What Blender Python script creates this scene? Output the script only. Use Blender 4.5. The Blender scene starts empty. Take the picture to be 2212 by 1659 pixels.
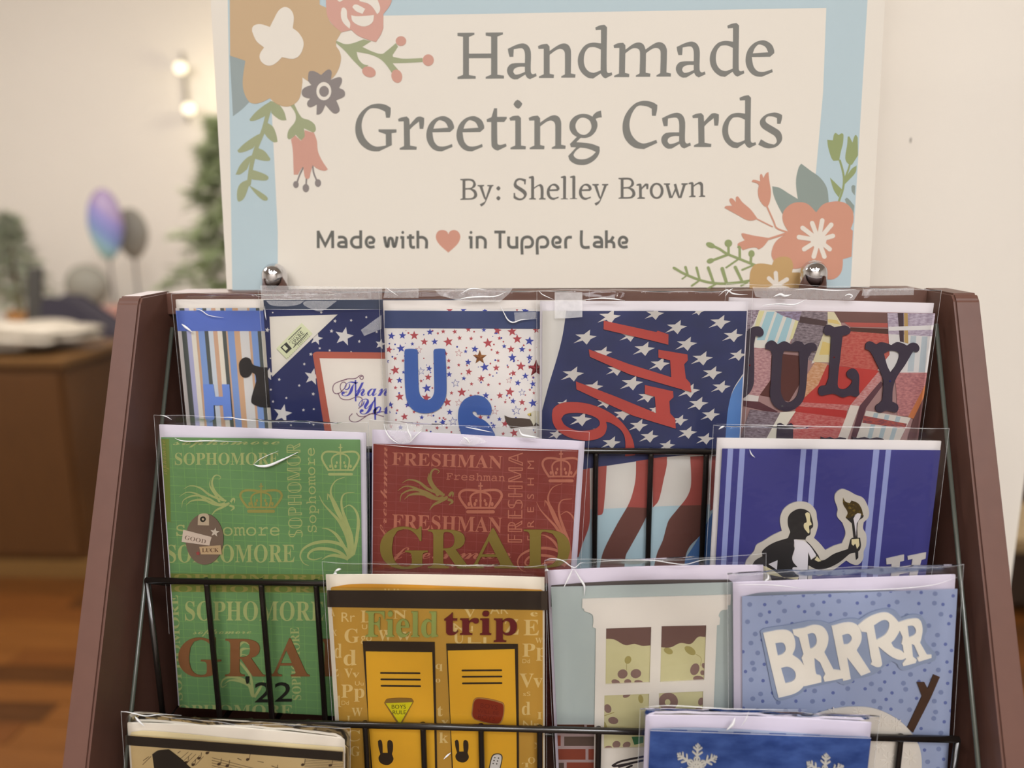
import bpy, bmesh, math, random
from mathutils import Vector, Matrix
from mathutils.geometry import tessellate_polygon

# ------------------------------------------------------------------ camera, light, exposure
scn = bpy.context.scene
COL = scn.collection
IW, IH, FPX = 2212.0, 1659.0, 1700.0
CAM = Vector((0.0, 0.0, 1.45))
TILT, YAW, ROLL = math.radians(12.0), math.radians(3.0), math.radians(-0.5)
FWD = Vector((-math.sin(YAW)*math.cos(TILT), math.cos(YAW)*math.cos(TILT), -math.sin(TILT)))
_r0 = Vector((math.cos(YAW), math.sin(YAW), 0)); _u0 = _r0.cross(FWD)
RGT = _r0*math.cos(ROLL) + _u0*math.sin(ROLL)
UPV = -_r0*math.sin(ROLL) + _u0*math.cos(ROLL)
cd = bpy.data.cameras.new('camera'); cam = bpy.data.objects.new('camera', cd); COL.objects.link(cam)
cam.matrix_world = Matrix(((RGT.x, UPV.x, -FWD.x, CAM.x), (RGT.y, UPV.y, -FWD.y, CAM.y), (RGT.z, UPV.z, -FWD.z, CAM.z), (0, 0, 0, 1)))
cd.sensor_fit = 'HORIZONTAL'; cd.sensor_width = 36.0; cd.lens = 36.0*FPX/IW
cd.clip_start = 0.02
cd.dof.use_dof = True; cd.dof.focus_distance = 0.505
cd.dof.aperture_fstop = (cd.lens/1000)/0.0085      # about an 8.5 mm entrance pupil
scn.camera = cam
scn.cycles.transparent_max_bounces = 40
scn.view_settings.view_transform = 'Standard'
scn.view_settings.look = 'None'
scn.view_settings.gamma = 1.0
scn.view_settings.use_curve_mapping = False
scn.view_settings.exposure = -0.32
w = bpy.data.worlds.new('world'); scn.world = w; w.use_nodes = True
w.node_tree.nodes['Background'].inputs[0].default_value = (1.0, 0.94, 0.86, 1)
w.node_tree.nodes['Background'].inputs[1].default_value = 0.25

def area(name, loc, size, power, color=(1, .93, .83), sizey=None):
    l = bpy.data.lights.new(name, 'AREA'); l.shape = 'RECTANGLE' if sizey else 'DISK'
    l.size = size
    if sizey: l.size_y = sizey
    l.energy = power; l.color = color
    o = bpy.data.objects.new(name, l); COL.objects.link(o); o.location = loc
    return o
# added unseen lights: soft fill panels, small discs for glints (all point straight down)
for x, y, p in ((-0.9, -1.3, 30), (0.8, -1.3, 44), (-0.9, -2.5, 34), (0.8, -2.5, 50), (-2.4, 0.8, 26), (0.9, 3.2, 60)):
    area('ceiling_troffer', (x, y, 2.93), 1.2, p, (.965, .965, 1), 0.6)
for x, y in ((-0.45, -0.9), (0.4, -0.8), (-1.1, -0.3), (0.0, -2.0)):
    area('ceiling_downlight', (x, y, 2.9), 0.14, 5, (1, .95, .88))

for x, y, z, p in ((-3.0, 2.3, 2.5, 95), (-1.2, 2.3, 2.5, 75)):  # added out-of-view point lights that brighten the back wall
    l = bpy.data.lights.new('pendant_globe', 'POINT'); l.energy = p; l.color = (1, .95, .93); l.shadow_soft_size = .16
    o = bpy.data.objects.new('pendant_globe', l); COL.objects.link(o); o.location = (x, y, z)

# ------------------------------------------------------------------ helpers
def ray(px, py):
    return FWD + RGT*((px-IW/2)/FPX) - UPV*((py-IH/2)/FPX)
def onY(px, py, D):
    d = ray(px, py); return CAM + d*(D/d.y)
def lin(c):
    c /= 255.0
    return c/12.92 if c <= 0.04045 else ((c+0.055)/1.055)**2.4
def rgb(h): return tuple(lin(int(h[i:i+2], 16)) for i in (0, 2, 4))
MATS = {}
def mat(h, rough=.6, var=.06, scale=60., metal=0., bump=0., h2=None, spec=.35, emit=0., stretch=(1, 1, 1), contrast=None):
    key = (h, rough, var, scale, metal, bump, h2, spec, emit, stretch, contrast)
    if key in MATS: return MATS[key]
    m = bpy.data.materials.new('paint_'+h); m.use_nodes = True
    nt = m.node_tree; b = nt.nodes['Principled BSDF']
    c = rgb(h)
    tc = nt.nodes.new('ShaderNodeTexCoord'); mp = nt.nodes.new('ShaderNodeMapping'); mp.inputs['Scale'].default_value = stretch
    n = nt.nodes.new('ShaderNodeTexNoise'); n.inputs['Scale'].default_value = scale; n.inputs['Detail'].default_value = 4
    nt.links.new(tc.outputs['Object'], mp.inputs['Vector']); nt.links.new(mp.outputs['Vector'], n.inputs['Vector'])
    mx = nt.nodes.new('ShaderNodeMix'); mx.data_type = 'RGBA'
    if h2: a, d = c, rgb(h2)
    else: a, d = tuple(v*(1-var) for v in c), tuple(min(1, v*(1+var)) for v in c)
    mx.inputs[6].default_value = (*a, 1); mx.inputs[7].default_value = (*d, 1)
    if contrast:
        rp = nt.nodes.new('ShaderNodeMapRange'); rp.inputs[1].default_value = contrast[0]; rp.inputs[2].default_value = contrast[1]
        nt.links.new(n.outputs[0], rp.inputs[0]); nt.links.new(rp.outputs[0], mx.inputs[0])
    else: nt.links.new(n.outputs[0], mx.inputs[0])
    nt.links.new(mx.outputs[2], b.inputs['Base Color'])
    b.inputs['Roughness'].default_value = rough; b.inputs['Metallic'].default_value = metal
    b.inputs['Specular IOR Level'].default_value = spec
    if emit:
        b.inputs['Emission Color'].default_value = (*c, 1); b.inputs['Emission Strength'].default_value = emit
    if bump:
        bp = nt.nodes.new('ShaderNodeBump'); bp.inputs['Strength'].default_value = bump; bp.inputs['Distance'].default_value = .002
        nt.links.new(n.outputs[0], bp.inputs['Height']); nt.links.new(bp.outputs[0], b.inputs['Normal'])
    MATS[key] = m
    return m
def plastic(name, refl, rough, bumpscale, bumpstr, tint=(.985, .985, .985)):
    m = bpy.data.materials.new(name); m.use_nodes = True; nt = m.node_tree
    nt.nodes.remove(nt.nodes['Principled BSDF']); out = nt.nodes['Material Output']
    t = nt.nodes.new('ShaderNodeBsdfTransparent'); t.inputs[0].default_value = (*tint, 1)
    g = nt.nodes.new('ShaderNodeBsdfGlossy'); g.inputs['Roughness'].default_value = rough
    fr = nt.nodes.new('ShaderNodeFresnel'); fr.inputs[0].default_value = refl
    tc = nt.nodes.new('ShaderNodeTexCoord'); n = nt.nodes.new('ShaderNodeTexNoise')
    n.inputs['Scale'].default_value = bumpscale; n.inputs['Detail'].default_value = 3
    bp = nt.nodes.new('ShaderNodeBump'); bp.inputs['Strength'].default_value = bumpstr; bp.inputs['Distance'].default_value = .004
    nt.links.new(tc.outputs['Object'], n.inputs['Vector']); nt.links.new(n.outputs[0], bp.inputs['Height'])
    nt.links.new(bp.outputs[0], g.inputs['Normal'])
    mx = nt.nodes.new('ShaderNodeMixShader'); nt.links.new(fr.outputs[0], mx.inputs[0])
    nt.links.new(t.outputs[0], mx.inputs[1]); nt.links.new(g.outputs[0], mx.inputs[2])
    nt.links.new(mx.outputs[0], out.inputs[0])
    return m
SLEEVE = plastic('clear_sleeve', 1.33, .07, 38., .22)
def whitened(name, fac, rough):
    """part clear, part glossy white; on creases and folds it paints in glints"""
    m = bpy.data.materials.new(name); m.use_nodes = True; nt = m.node_tree; b = nt.nodes['Principled BSDF']; out = nt.nodes['Material Output']
    n = nt.nodes.new('ShaderNodeTexNoise'); n.inputs['Scale'].default_value = 300
    tc = nt.nodes.new('ShaderNodeTexCoord'); nt.links.new(tc.outputs['Object'], n.inputs['Vector'])
    mr = nt.nodes.new('ShaderNodeMapRange'); mr.inputs[3].default_value = fac*.75; mr.inputs[4].default_value = min(1, fac*1.25); nt.links.new(n.outputs[0], mr.inputs[0])
    b.inputs['Base Color'].default_value = (.95, .95, .95, 1); b.inputs['Roughness'].default_value = rough; b.inputs['Specular IOR Level'].default_value = 1.0
    t = nt.nodes.new('ShaderNodeBsdfTransparent'); mx = nt.nodes.new('ShaderNodeMixShader')
    nt.links.new(mr.outputs[0], mx.inputs[0]); nt.links.new(t.outputs[0], mx.inputs[1]); nt.links.new(b.outputs[0], mx.inputs[2]); nt.links.new(mx.outputs[0], out.inputs[0])
    return m
CREASE_GLINT = whitened('sleeve_crease', .8, .25)  # white painted along the ridges as their bright glints
RIM = whitened('sleeve_rim', .27, .3)
HAZE = whitened('sleeve_haze', .26, .3)
TAPE = whitened('frosted_tape', .42, .6)

def new_obj(name, verts, faces, m, parent=None, smooth=False, mats=None, fm=None):
    me = bpy.data.meshes.new(name); me.from_pydata([tuple(v) for v in verts], [], faces)
    for x in (mats or [m]): me.materials.append(x)
    if fm: me.polygons.foreach_set('material_index', fm)
    if smooth: me.polygons.foreach_set('use_smooth', [True]*len(me.polygons))
    me.update()
    o = bpy.data.objects.new(name, me); COL.objects.link(o)
    if parent: o.parent = parent
    return o
def tag(o, label, cat, group=None, kind=None):
    if label: o['label'] = label
    if cat: o['category'] = cat
    if group: o['group'] = group
    if kind: o['kind'] = kind
    return o
def empty(name, mw=None, loc=None):
    o = bpy.data.objects.new(name, None); COL.objects.link(o); o.empty_display_size = .02
    if mw is not None: o.matrix_world = mw
    if loc is not None: o.location = loc
    return o
def box(x0, x1, y0, y1, z0, z1):
    v = [(x0, y0, z0), (x1, y0, z0), (x1, y1, z0), (x0, y1, z0), (x0, y0, z1), (x1, y0, z1), (x1, y1, z1), (x0, y1, z1)]
    return v, [(0, 3, 2, 1), (4, 5, 6, 7), (0, 1, 5, 4), (1, 2, 6, 5), (2, 3, 7, 6), (3, 0, 4, 7)]
def bbox(name, dims, m, parent=None, bev=0.):
    v, f = box(*dims)
    o = new_obj(name, v, f, m, parent)
    if bev:
        bm = bmesh.new(); bm.from_mesh(o.data)
        bmesh.ops.bevel(bm, geom=bm.edges[:], offset=bev, segments=2, affect='EDGES', profile=.6)
        bm.to_mesh(o.data); bm.free()
    return o
def tube(pts, r, n=10, closed=False):
    """round rod along a polyline -> verts, faces"""
    pts = [Vector(p) for p in pts]; vs = []; fs = []
    prev = None
    for i, p in enumerate(pts):
        a = pts[max(i-1, 0)]; b = pts[min(i+1, len(pts)-1)]
        t = (b-a).normalized()
        if prev is None:
            ref = Vector((0, 0, 1)) if abs(t.z) < .9 else Vector((1, 0, 0))
            s = t.cross(ref).normalized()
        else: s = (prev - t*prev.dot(t)).normalized()
        prev = s; q = t.cross(s)
        rr = r[i] if isinstance(r, (list, tuple)) else r
        for k in range(n):
            an = 2*math.pi*k/n; vs.append(p + (s*math.cos(an)+q*math.sin(an))*rr)
    for i in range(len(pts)-1):
        for k in range(n):
            a = i*n+k; b = i*n+(k+1) % n; fs.append((a, b, b+n, a+n))
    fs.append(tuple(range(n))[::-1]); fs.append(tuple(range((len(pts)-1)*n, len(pts)*n)))
    return vs, fs
def lathe(prof, n=32, c=(0, 0, 0)):
    vs = []; fs = []
    for r, z in prof:
        for k in range(n):
            a = 2*math.pi*k/n; vs.append((c[0]+r*math.cos(a), c[1]+r*math.sin(a), c[2]+z))
    for i in range(len(prof)-1):
        for k in range(n):
            a = i*n+k; b = i*n+(k+1) % n; fs.append((a, b, b+n, a+n))
    fs.append(tuple(range(n))[::-1]); fs.append(tuple(range((len(prof)-1)*n, len(prof)*n)))
    return vs, fs

# --- drawing on flat surfaces: outlines are traced in photograph pixels and carried onto the real plane
def pts(s, fr=(0, 0, 1), dx=0, dy=0, sub=5, closed=True):
    """'x,y x,y*' -> pixel points; * marks a smooth point"""
    P = []; S = []
    for tok in s.split():
        sm = tok.endswith('*'); x, y = tok.rstrip('*').split(',')
        P.append(Vector((fr[0]+float(x)*fr[2]+dx, fr[1]+float(y)*fr[2]+dy))); S.append(sm)
    n = len(P); out = []
    for i in range(n if closed else n-1):
        a, b = P[i], P[(i+1) % n]
        out.append(a)
        if not (S[i] or S[(i+1) % n]): continue
        ch = b-a
        def tan(j):
            if not S[j] or (not closed and j in (0, n-1)): return None
            t = P[(j+1) % n]-P[(j-1) % n]
            return t.normalized()*ch.length if t.length > 1e-6 else None
        ta = tan(i); tb = tan((i+1) % n)
        if ta is None and tb is None: continue
        if ta is None: ta = ch*2 - tb if False else ch
        if tb is None: tb = ch
        for k in range(1, sub):
            t = k/sub; t2 = t*t; t3 = t2*t
            out.append(a*(2*t3-3*t2+1)+ta*(t3-2*t2+t)+b*(-2*t3+3*t2)+tb*(t3-t2))
    if not closed: out.append(P[-1])
    return out
def ell(cx, cy, rx, ry, fr=(0, 0, 1), rot=0, n=20):
    c, s = math.cos(math.radians(rot)), math.sin(math.radians(rot))
    return [Vector((fr[0]+fr[2]*(cx+rx*math.cos(a)*c-ry*math.sin(a)*s), fr[1]+fr[2]*(cy+rx*math.cos(a)*s+ry*math.sin(a)*c)))
            for a in [2*math.pi*k/n for k in range(n)]]
def star(cx, cy, r, fr=(0, 0, 1), rot=0, inner=.42, n=5):
    out = []
    for k in range(2*n):
        rr = r if k % 2 == 0 else r*inner; a = math.radians(rot-90)+math.pi*k/n
        out.append(Vector((fr[0]+fr[2]*(cx+rr*math.cos(a)), fr[1]+fr[2]*(cy+rr*math.sin(a)))))
    return out
_gcache = {}
_tmp = bpy.data.scenes.new('lettering_workshop')
def _eval(body):
    c = bpy.data.curves.new('t', 'FONT'); c.body = body; c.resolution_u = 3
    o = bpy.data.objects.new('t', c); _tmp.collection.objects.link(o)
    vl = _tmp.view_layers[0]; vl.update(); ev = o.evaluated_get(vl.depsgraph); me = ev.to_mesh()
    V = [Vector((v.co.x, v.co.y)) for v in me.vertices]; F = [tuple(p.vertices) for p in me.polygons]
    ev.to_mesh_clear(); bpy.data.objects.remove(o); bpy.data.curves.remove(c)
    return V, F
_bar = _eval('|')[0]; _b0, _b1 = min(v.x for v in _bar), max(v.x for v in _bar)
def glyph_mesh(ch):
    """one character and its advance, measured with a bar set behind it"""
    if ch not in _gcache:
        V, F = _eval(ch+'|'); adv = max(v.x for v in V)-_b1
        F = [f for f in F if not all(v_ > adv+_b0-1e-4 for v_ in [V[i].x for i in f])]
        _gcache[ch] = (V, F, adv)
    return _gcache[ch]
def text_mesh(body):
    VV = []; FF = []; x = 0
    for ch in body:
        if ch == ' ': x += .28; continue
        V, F, adv = glyph_mesh(ch); ids = sorted({i for f in F for i in f}); mp = {j: len(VV)+n for n, j in enumerate(ids)}
        VV += [Vector((V[j].x+x, V[j].y)) for j in ids]; FF += [tuple(mp[j] for j in f) for f in F]; x += adv
    x0 = min(v.x for v in VV); x1 = max(v.x for v in VV)
    return [Vector((v.x-x0, v.y)) for v in VV], FF, x1-x0
def sty(s, bold=None):
    """map latin letters to a styled alphabet: serif bold, outlined, script, typewriter"""
    out = ''
    base = {'b': (0x1D400, 0x1D41A, 0x1D7CE), 'o': (0x1D538, 0x1D552, 0x1D7D8), 's': (0x1D4D0, 0x1D4EA, None), 'i': (0x1D434, 0x1D44E, None), 'm': (0x1D670, 0x1D68A, 0x1D7F6)}[bold]
    exc = {('o', 'H'): 'ℍ', ('o', 'R'): 'ℝ', ('o', 'P'): 'ℙ', ('o', 'N'): 'ℕ', ('i', 'h'): 'ℎ'}
    for ch in s:
        if (bold, ch) in exc: out += exc[(bold, ch)]
        elif 'A' <= ch <= 'Z': out += chr(base[0]+ord(ch)-65)
        elif 'a' <= ch <= 'z': out += chr(base[1]+ord(ch)-97)
        elif ch.isdigit() and base[2]: out += chr(base[2]+int(ch))
        else: out += ch
    return out

class Surf:
    """a flat thing: origin at its base, axes u right, v up, n to the front"""
    def __init__(s, O, U, V):
        s.O, s.U, s.V = O, U.normalized(), V.normalized(); s.N = s.U.cross(s.V).normalized()
        s.mw = Matrix(((s.U.x, s.V.x, s.N.x, O.x), (s.U.y, s.V.y, s.N.y, O.y), (s.U.z, s.V.z, s.N.z, O.z), (0, 0, 0, 1)))
        s.clip = None; s.topline = None
    def loc(s, p, h=0.):
        d = ray(p[0], p[1]); t = ((s.O+s.N*h)-CAM).dot(s.N)/d.dot(s.N); q = CAM+d*t-s.O
        return Vector((q.dot(s.U), q.dot(s.V)))

def clip_tri(tri, c):
    poly = tri
    for ax, lim, sg in ((0, c[0], 1), (0, c[1], -1), (1, c[2], 1), (1, c[3], -1)):
        out = []
        for i in range(len(poly)):
            a, b = poly[i-1], poly[i]
            da, db = (a[ax]-lim)*sg, (b[ax]-lim)*sg
            if (da >= 0) != (db >= 0):
                t = da/(da-db); out.append(a+(b-a)*t)
            if db >= 0: out.append(b)
        poly = out
        if len(poly) < 3: return None
    return poly

def clip_line(poly, a, b):
    """keep what lies below the line a-b"""
    def d(p): return -((b[0]-a[0])*(p[1]-a[1])-(b[1]-a[1])*(p[0]-a[0]))
    out = []
    for i in range(len(poly)):
        p, q = poly[i-1], poly[i]; dp, dq = d(p), d(q)
        if (dp >= 0) != (dq >= 0): out.append(p+(q-p)*(dp/(dp-dq)))
        if dq >= 0: out.append(q)
    return out if len(out) > 2 else None
class Ink:
    """collects shapes on a Surf; build() makes one mesh child"""
    def __init__(s, surf, z=0., th=0., clip=True):
        s.S, s.z, s.th, s.clip = surf, z, th, clip and th == 0
        s.v = []; s.f = []; s.k = 0
    def _tris(s, P, T):
        S = s.S; h = s.z+s.th
        L = [S.loc(p, h) for p in P]
        s._local(L, T)
    def _local(s, L, T):
        S = s.S; h = s.z+s.th+(s.k % 18)*3e-6; s.k += 1
        if s.clip and S.clip:
            c = S.clip
            for t in T:
                q = [L[i] for i in t]
                if all(c[0] <= a[0] <= c[1] and c[2] <= a[1] <= c[4] for a in q): r = q
                else: r = clip_tri(q, c)
                if r and S.topline: r = clip_line(r, *S.topline)
                if not r: continue
                if sum(r[i-1][0]*r[i][1]-r[i][0]*r[i-1][1] for i in range(len(r))) < 0: r = r[::-1]
                b = len(s.v); s.v += [(a[0], a[1], h) for a in r]; s.f.append(tuple(range(b, b+len(r))))
        else:
            b = len(s.v); s.v += [(a[0], a[1], h) for a in L]
            TT = []
            for t in T:
                ar = sum(L[t[i-1]][0]*L[t[i]][1]-L[t[i]][0]*L[t[i-1]][1] for i in range(len(t)))
                if abs(ar) < 1e-14: continue
                TT.append(t if ar > 0 else t[::-1])
            s.f += [tuple(b+i for i in t) for t in TT]
            if s.th:
                n = len(L); s.v += [(a[0], a[1], s.z) for a in L]
                cnt = {}
                for t in TT:
                    for i in range(len(t)):
                        e = (t[i-1], t[i]); cnt[e] = cnt.get(e, 0)+1
                for (i, j) in cnt:
                    if (j, i) not in cnt: s.f.append((b+j, b+i, b+n+i, b+n+j))
    def poly(s, *loops):
        flat = [p for l in loops for p in l]
        T = tessellate_polygon([[Vector((p[0], p[1], 0)) for p in l] for l in loops])
        s._tris(flat, [tuple(t) for t in T]); return s
    def P(s, st, fr=(0, 0, 1), holes=(), dx=0, dy=0):
        return s.poly(pts(st, fr, dx, dy), *[pts(h, fr, dx, dy) for h in holes])
    def stroke(s, st, w, fr=(0, 0, 1), taper=None, cap=True):
        """ribbon of width w (in frame units); taper=(start,end) factors"""
        L = st if isinstance(st, list) else pts(st, fr, closed=False)
        w = w*fr[2]/2; n = len(L); ls = []; rs = []
        tot = sum((L[i+1]-L[i]).length for i in range(n-1)) or 1; acc = 0
        W = []
        for i in range(n):
            if i: acc += (L[i]-L[i-1]).length
            k = acc/tot
            ww = w if not taper else w*(taper[0]+(taper[1]-taper[0])*k) if len(taper) == 2 else w*(taper[0]*(1-2*k)+taper[1]*2*k if k < .5 else taper[1]*(2-2*k)+taper[2]*(2*k-1))
            a = L[max(i-1, 0)]; b = L[min(i+1, n-1)]; t = (b-a)
            t = t.normalized() if t.length > 1e-6 else Vector((1, 0))
            nn = Vector((-t.y, t.x)); m = 1.
            if 0 < i < n-1:
                d1 = (L[i]-L[i-1]); d2 = (L[i+1]-L[i])
                if d1.length > 1e-6 and d2.length > 1e-6:
                    cs = abs(nn.dot(Vector((-d1.y, d1.x)).normalized())); m = 1/max(cs, .5)
            ls.append(L[i]+nn*ww*m); rs.append(L[i]-nn*ww*m); W.append(ww)
        P = ls+rs; T = [(i, i+1, n+i+1, n+i) for i in range(n-1)]
        s._tris(P, T)
        if cap:
            for e in (0, n-1):
                if W[e] > .2: s.poly([Vector((L[e].x+W[e]*math.cos(a), L[e].y+W[e]*math.sin(a))) for a in [2*math.pi*k/12 for k in range(12)]])
        return s
    def text(s, body, a, b, h, fr=(0, 0, 1), cap=.7, style=None, curve=0):
        if style: body = sty(body, style)
        V, F, wd = text_mesh(body)
        A = Vector((fr[0]+a[0]*fr[2], fr[1]+a[1]*fr[2])); B = Vector((fr[0]+b[0]*fr[2], fr[1]+b[1]*fr[2]))
        d = (B-A); up = Vector((d.y, -d.x)).normalized()*(h*fr[2]/cap)
        s._tris([A+d*(v.x/wd)+up*v.y for v in V], F); return s
    def rect(s, u0, u1, v0, v1):
        s._local([Vector((u0, v0)), Vector((u1, v0)), Vector((u1, v1)), Vector((u0, v1))], [(0, 1, 2, 3)]); return s
    def build(s, name, m, parent, label=None):
        if not s.v: return None
        o = new_obj(name, s.v, s.f, m, parent)
        if label: o['label'] = label
        return o

# ------------------------------------------------------------------ the room
WHITE = mat('e6e0d6', .8, .02, 3.)
def struct(name, dims, m, bev=0.):
    o = bbox(name, dims, m, None, bev); o['kind'] = 'structure'; return o
fl = struct('floor', (-5, 3.2, -3.2, 5.2, -.06, -.012), mat('3a2413', .6))
struct('ceiling', (-5, 3.2, -3.2, 5.2, 3.0, 3.08), mat('d8d2c8', .9, .02, 3.))
struct('wall_back', (-5, 3.2, 5.0, 5.2, 0, 3.0), WHITE)
struct('wall_left', (-5.2, -5, -3.2, 5.2, 0, 3.0), WHITE)
struct('wall_right', (3.2, 3.4, -3.2, 5.2, 0, 3.0), WHITE)
struct('wall_front', (-5, 3.2, -3.4, -3.2, 0, 3.0), mat('cfc6ba', .8, .03, 3.))
random.seed(4)
PL = [mat(c, .38, .25, 5., stretch=(1, 14, 1), h2=d) for c, d in (('74441a', '4c290c'), ('643a14', '3e220a'), ('7e4e20', '583210'), ('583414', '361d08'))]
pv, pf = box(0, 1.18, 0, .096, -.012, 0)
pme = []
for m in PL:
    me = bpy.data.meshes.new('plank'); me.from_pydata(pv, [], pf); me.materials.append(m); pme.append(me)
rows = 0
y = 1.5
while y < 3.9:
    x = -3.2+random.random()*1.0
    while x < -.25:
        o = bpy.data.objects.new('plank', random.choice(pme)); COL.objects.link(o); o.parent = fl
        o.location = (x, y, random.uniform(-.0008, .0008)); x += 1.183
    if 1.55 < y < 3.3:
        o = bpy.data.objects.new('plank', random.choice(pme)); COL.objects.link(o); o.parent = fl
        o.location = (.75+random.random()*.3, y, 0)
    y += .0985
# the white wall end close behind the rack
a = onY(2206, 1100, .72); b = onY(1560, 1100, .72)
wl = struct('wall_partition', (b.x, a.x, .72, .86, 0, 3.0), mat('e6dfd3', .75, .015, 4.), .002)
p = onY(1967, 303, .72)
mk = new_obj('scuff_mark', *box(p.x-.0005, p.x+.0005, .7196, .7203, p.z-.002, p.z+.002), mat('7a746c'), wl)

# ------------------------------------------------------------------ blurred shop behind, left
def lumpy(name, c, r, m, parent=None, amp=.18, seed=1, sub=3):
    bm = bmesh.new(); bmesh.ops.create_icosphere(bm, subdivisions=sub, radius=1)
    rnd = random.Random(seed); ph = [rnd.uniform(0, 6) for _ in range(6)]
    for v in bm.verts:
        q = v.co; k = 1+amp*(math.sin(4*q.x+ph[0])*math.sin(5*q.y+ph[1])+.6*math.sin(9*q.z+ph[2]+3*q.x)+.4*math.sin(13*q.y+ph[3]))
        v.co = Vector((c[0]+q.x*r[0]*k, c[1]+q.y*r[1]*k, c[2]+q.z*r[2]*k))
    me = bpy.data.meshes.new(name); bm.to_mesh(me); bm.free(); me.materials.append(m)
    me.polygons.foreach_set('use_smooth', [True]*len(me.polygons))
    o = bpy.data.objects.new(name, me); COL.objects.link(o)
    if parent: o.parent = parent
    return o
YC = 2.95
cb = onY(165, 1240, YC); ct = onY(150, 775, YC)
xr = onY(150, 900, YC).x; zt = ct.z
cab = empty('base_cabinet', loc=(xr-.5, YC+.25, 0)); tag(cab, 'dark brown wooden cabinet standing on the plank floor under the white fleece', 'cabinet')
def under(parent, name, dims, m, bev=0.):
    l = parent.location; d = (dims[0]-l.x, dims[1]-l.x, dims[2]-l.y, dims[3]-l.y, dims[4]-l.z, dims[5]-l.z)
    return bbox(name, d, m, parent, bev)
WD = mat('5a3a1c', .5, .2, 6., stretch=(8, 8, 1)); WD2 = mat('6a4a26', .5, .2, 6., stretch=(1, 8, 8))
under(cab, 'body', (xr-1.0, xr, YC, YC+.5, .07, zt-.03), WD)
under(cab, 'top_board', (xr-1.02, xr+.02, YC-.02, YC+.52, zt-.03, zt), WD2, .004)
under(cab, 'plinth', (xr-1.0, xr+.02, YC-.02, YC+.5, 0, .07), mat('7a5a30', .5, .1))
for k in range(2):
    d = under(cab, 'door', (xr-.98+k*.49, xr-.98+k*.49+.47, YC-.018, YC, .1, zt-.06), WD, .004)
fle = lumpy('fleece_blanket', (onY(20, 735, YC+.12).x, YC+.2, zt+.068), (.27, .2, .05), mat('d8cfbf', .95, .3, 18., h2='8a8070', bump=.6), amp=.16, seed=3, sub=4)
tag(fle, 'fluffy cream fleece heaped on top of the dark wooden cabinet', 'blanket')
# table behind
YT = 3.75
tl = onY(150, 742, YT); zt2 = tl.z
x0, x1 = onY(-260, 740, YT).x, onY(470, 740, YT).x
tab = empty('display_table', loc=((x0+x1)/2, YT+.35, 0)); tag(tab, 'display table with honey wood top behind the cabinet', 'table')
under(tab, 'table_top', (x0, x1, YT, YT+.75, zt2-.035, zt2), mat('b98a55', .5, .2, 6.), .006)
for sx in (x0+.05, x1-.05):
    for sy in (YT+.05, YT+.68): under(tab, 'leg', (sx-.025, sx+.025, sy-.025, sy+.025, 0, zt2-.035), WD)
under(tab, 'lower_shelf', (x0+.03, x1-.03, YT+.06, YT+.7, .28, .30), WD)
under(tab, 'back_board', (x0+.03, x1-.03, YT+.70, YT+.72, .02, zt2-.04), mat('3a2c22', .7))
def bag(name, px, py, r, m, label, base, seed):
    c = onY(px, py, YT+.25)
    o = lumpy(name, (c.x, YT+.25, base+r[2]), r, m, amp=.1, seed=seed); tag(o, label, 'bag'); return o
bag('fabric_bag', 205, 800, (.13, .15, .11), mat('5a5a92', .8), 'slate purple soft bag hanging in shade just under the display table', onY(205, 800, YT+.25).z-.1, 1)
bag('paper_bag', 186, 955, (.06, .12, .075), mat('c8bfae', .8), 'upper pale crumpled bag in the dark below the display table', onY(186, 955, YT+.25).z-.075, 2)
bag('paper_bag', 180, 1095, (.08, .12, .1), mat('cfc6b4', .8), 'lower pale crumpled bag in the dark below the display table', onY(180, 1095, YT+.25).z-.1, 5)
# slanted dark case
def quad_solid(name, pxs, D, th, m, label, cat, bev=0.):
    f = [onY(x, y, D) for x, y in pxs]
    for p in f: p.z = max(p.z, zt2+.0005)
    n = len(f); V = [tuple(p) for p in f]+[(p.x, p.y+th, p.z) for p in f]
    F = [tuple(range(n))[::-1], tuple(range(n, 2*n))]+[((i+1) % n, i, n+i, n+(i+1) % n) for i in range(n)]
    F = [t[::-1] for t in F]
    o = new_obj(name, V, F, m)
    if bev:
        bm = bmesh.new(); bm.from_mesh(o.data); bmesh.ops.bevel(bm, geom=bm.edges[:], offset=bev, segments=2, affect='EDGES'); bm.to_mesh(o.data); bm.free()
    if label: tag(o, label, cat)
    return o
quad_solid('instrument_case', [(92, 742), (92, 660), (100, 645), (140, 648), (205, 690), (246, 722), (246, 742)], YT+.06, .16, mat('3c3842', .7), 'dark charcoal sloping case lying on the display table', 'case', .01)
quad_solid('picture_board', [(60, 742), (60, 582), (86, 578), (88, 742)], YT+.16, .02, mat('4a4844', .7), 'narrow dark upright board standing behind the fleece', 'board', .004)
quad_solid('gift_box', [(188, 742), (186, 668), (250, 664), (250, 742)], YT+.26, .09, mat('c89888', .7), 'salmon pink box on the display table beside the rack', 'box', .006)
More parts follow.
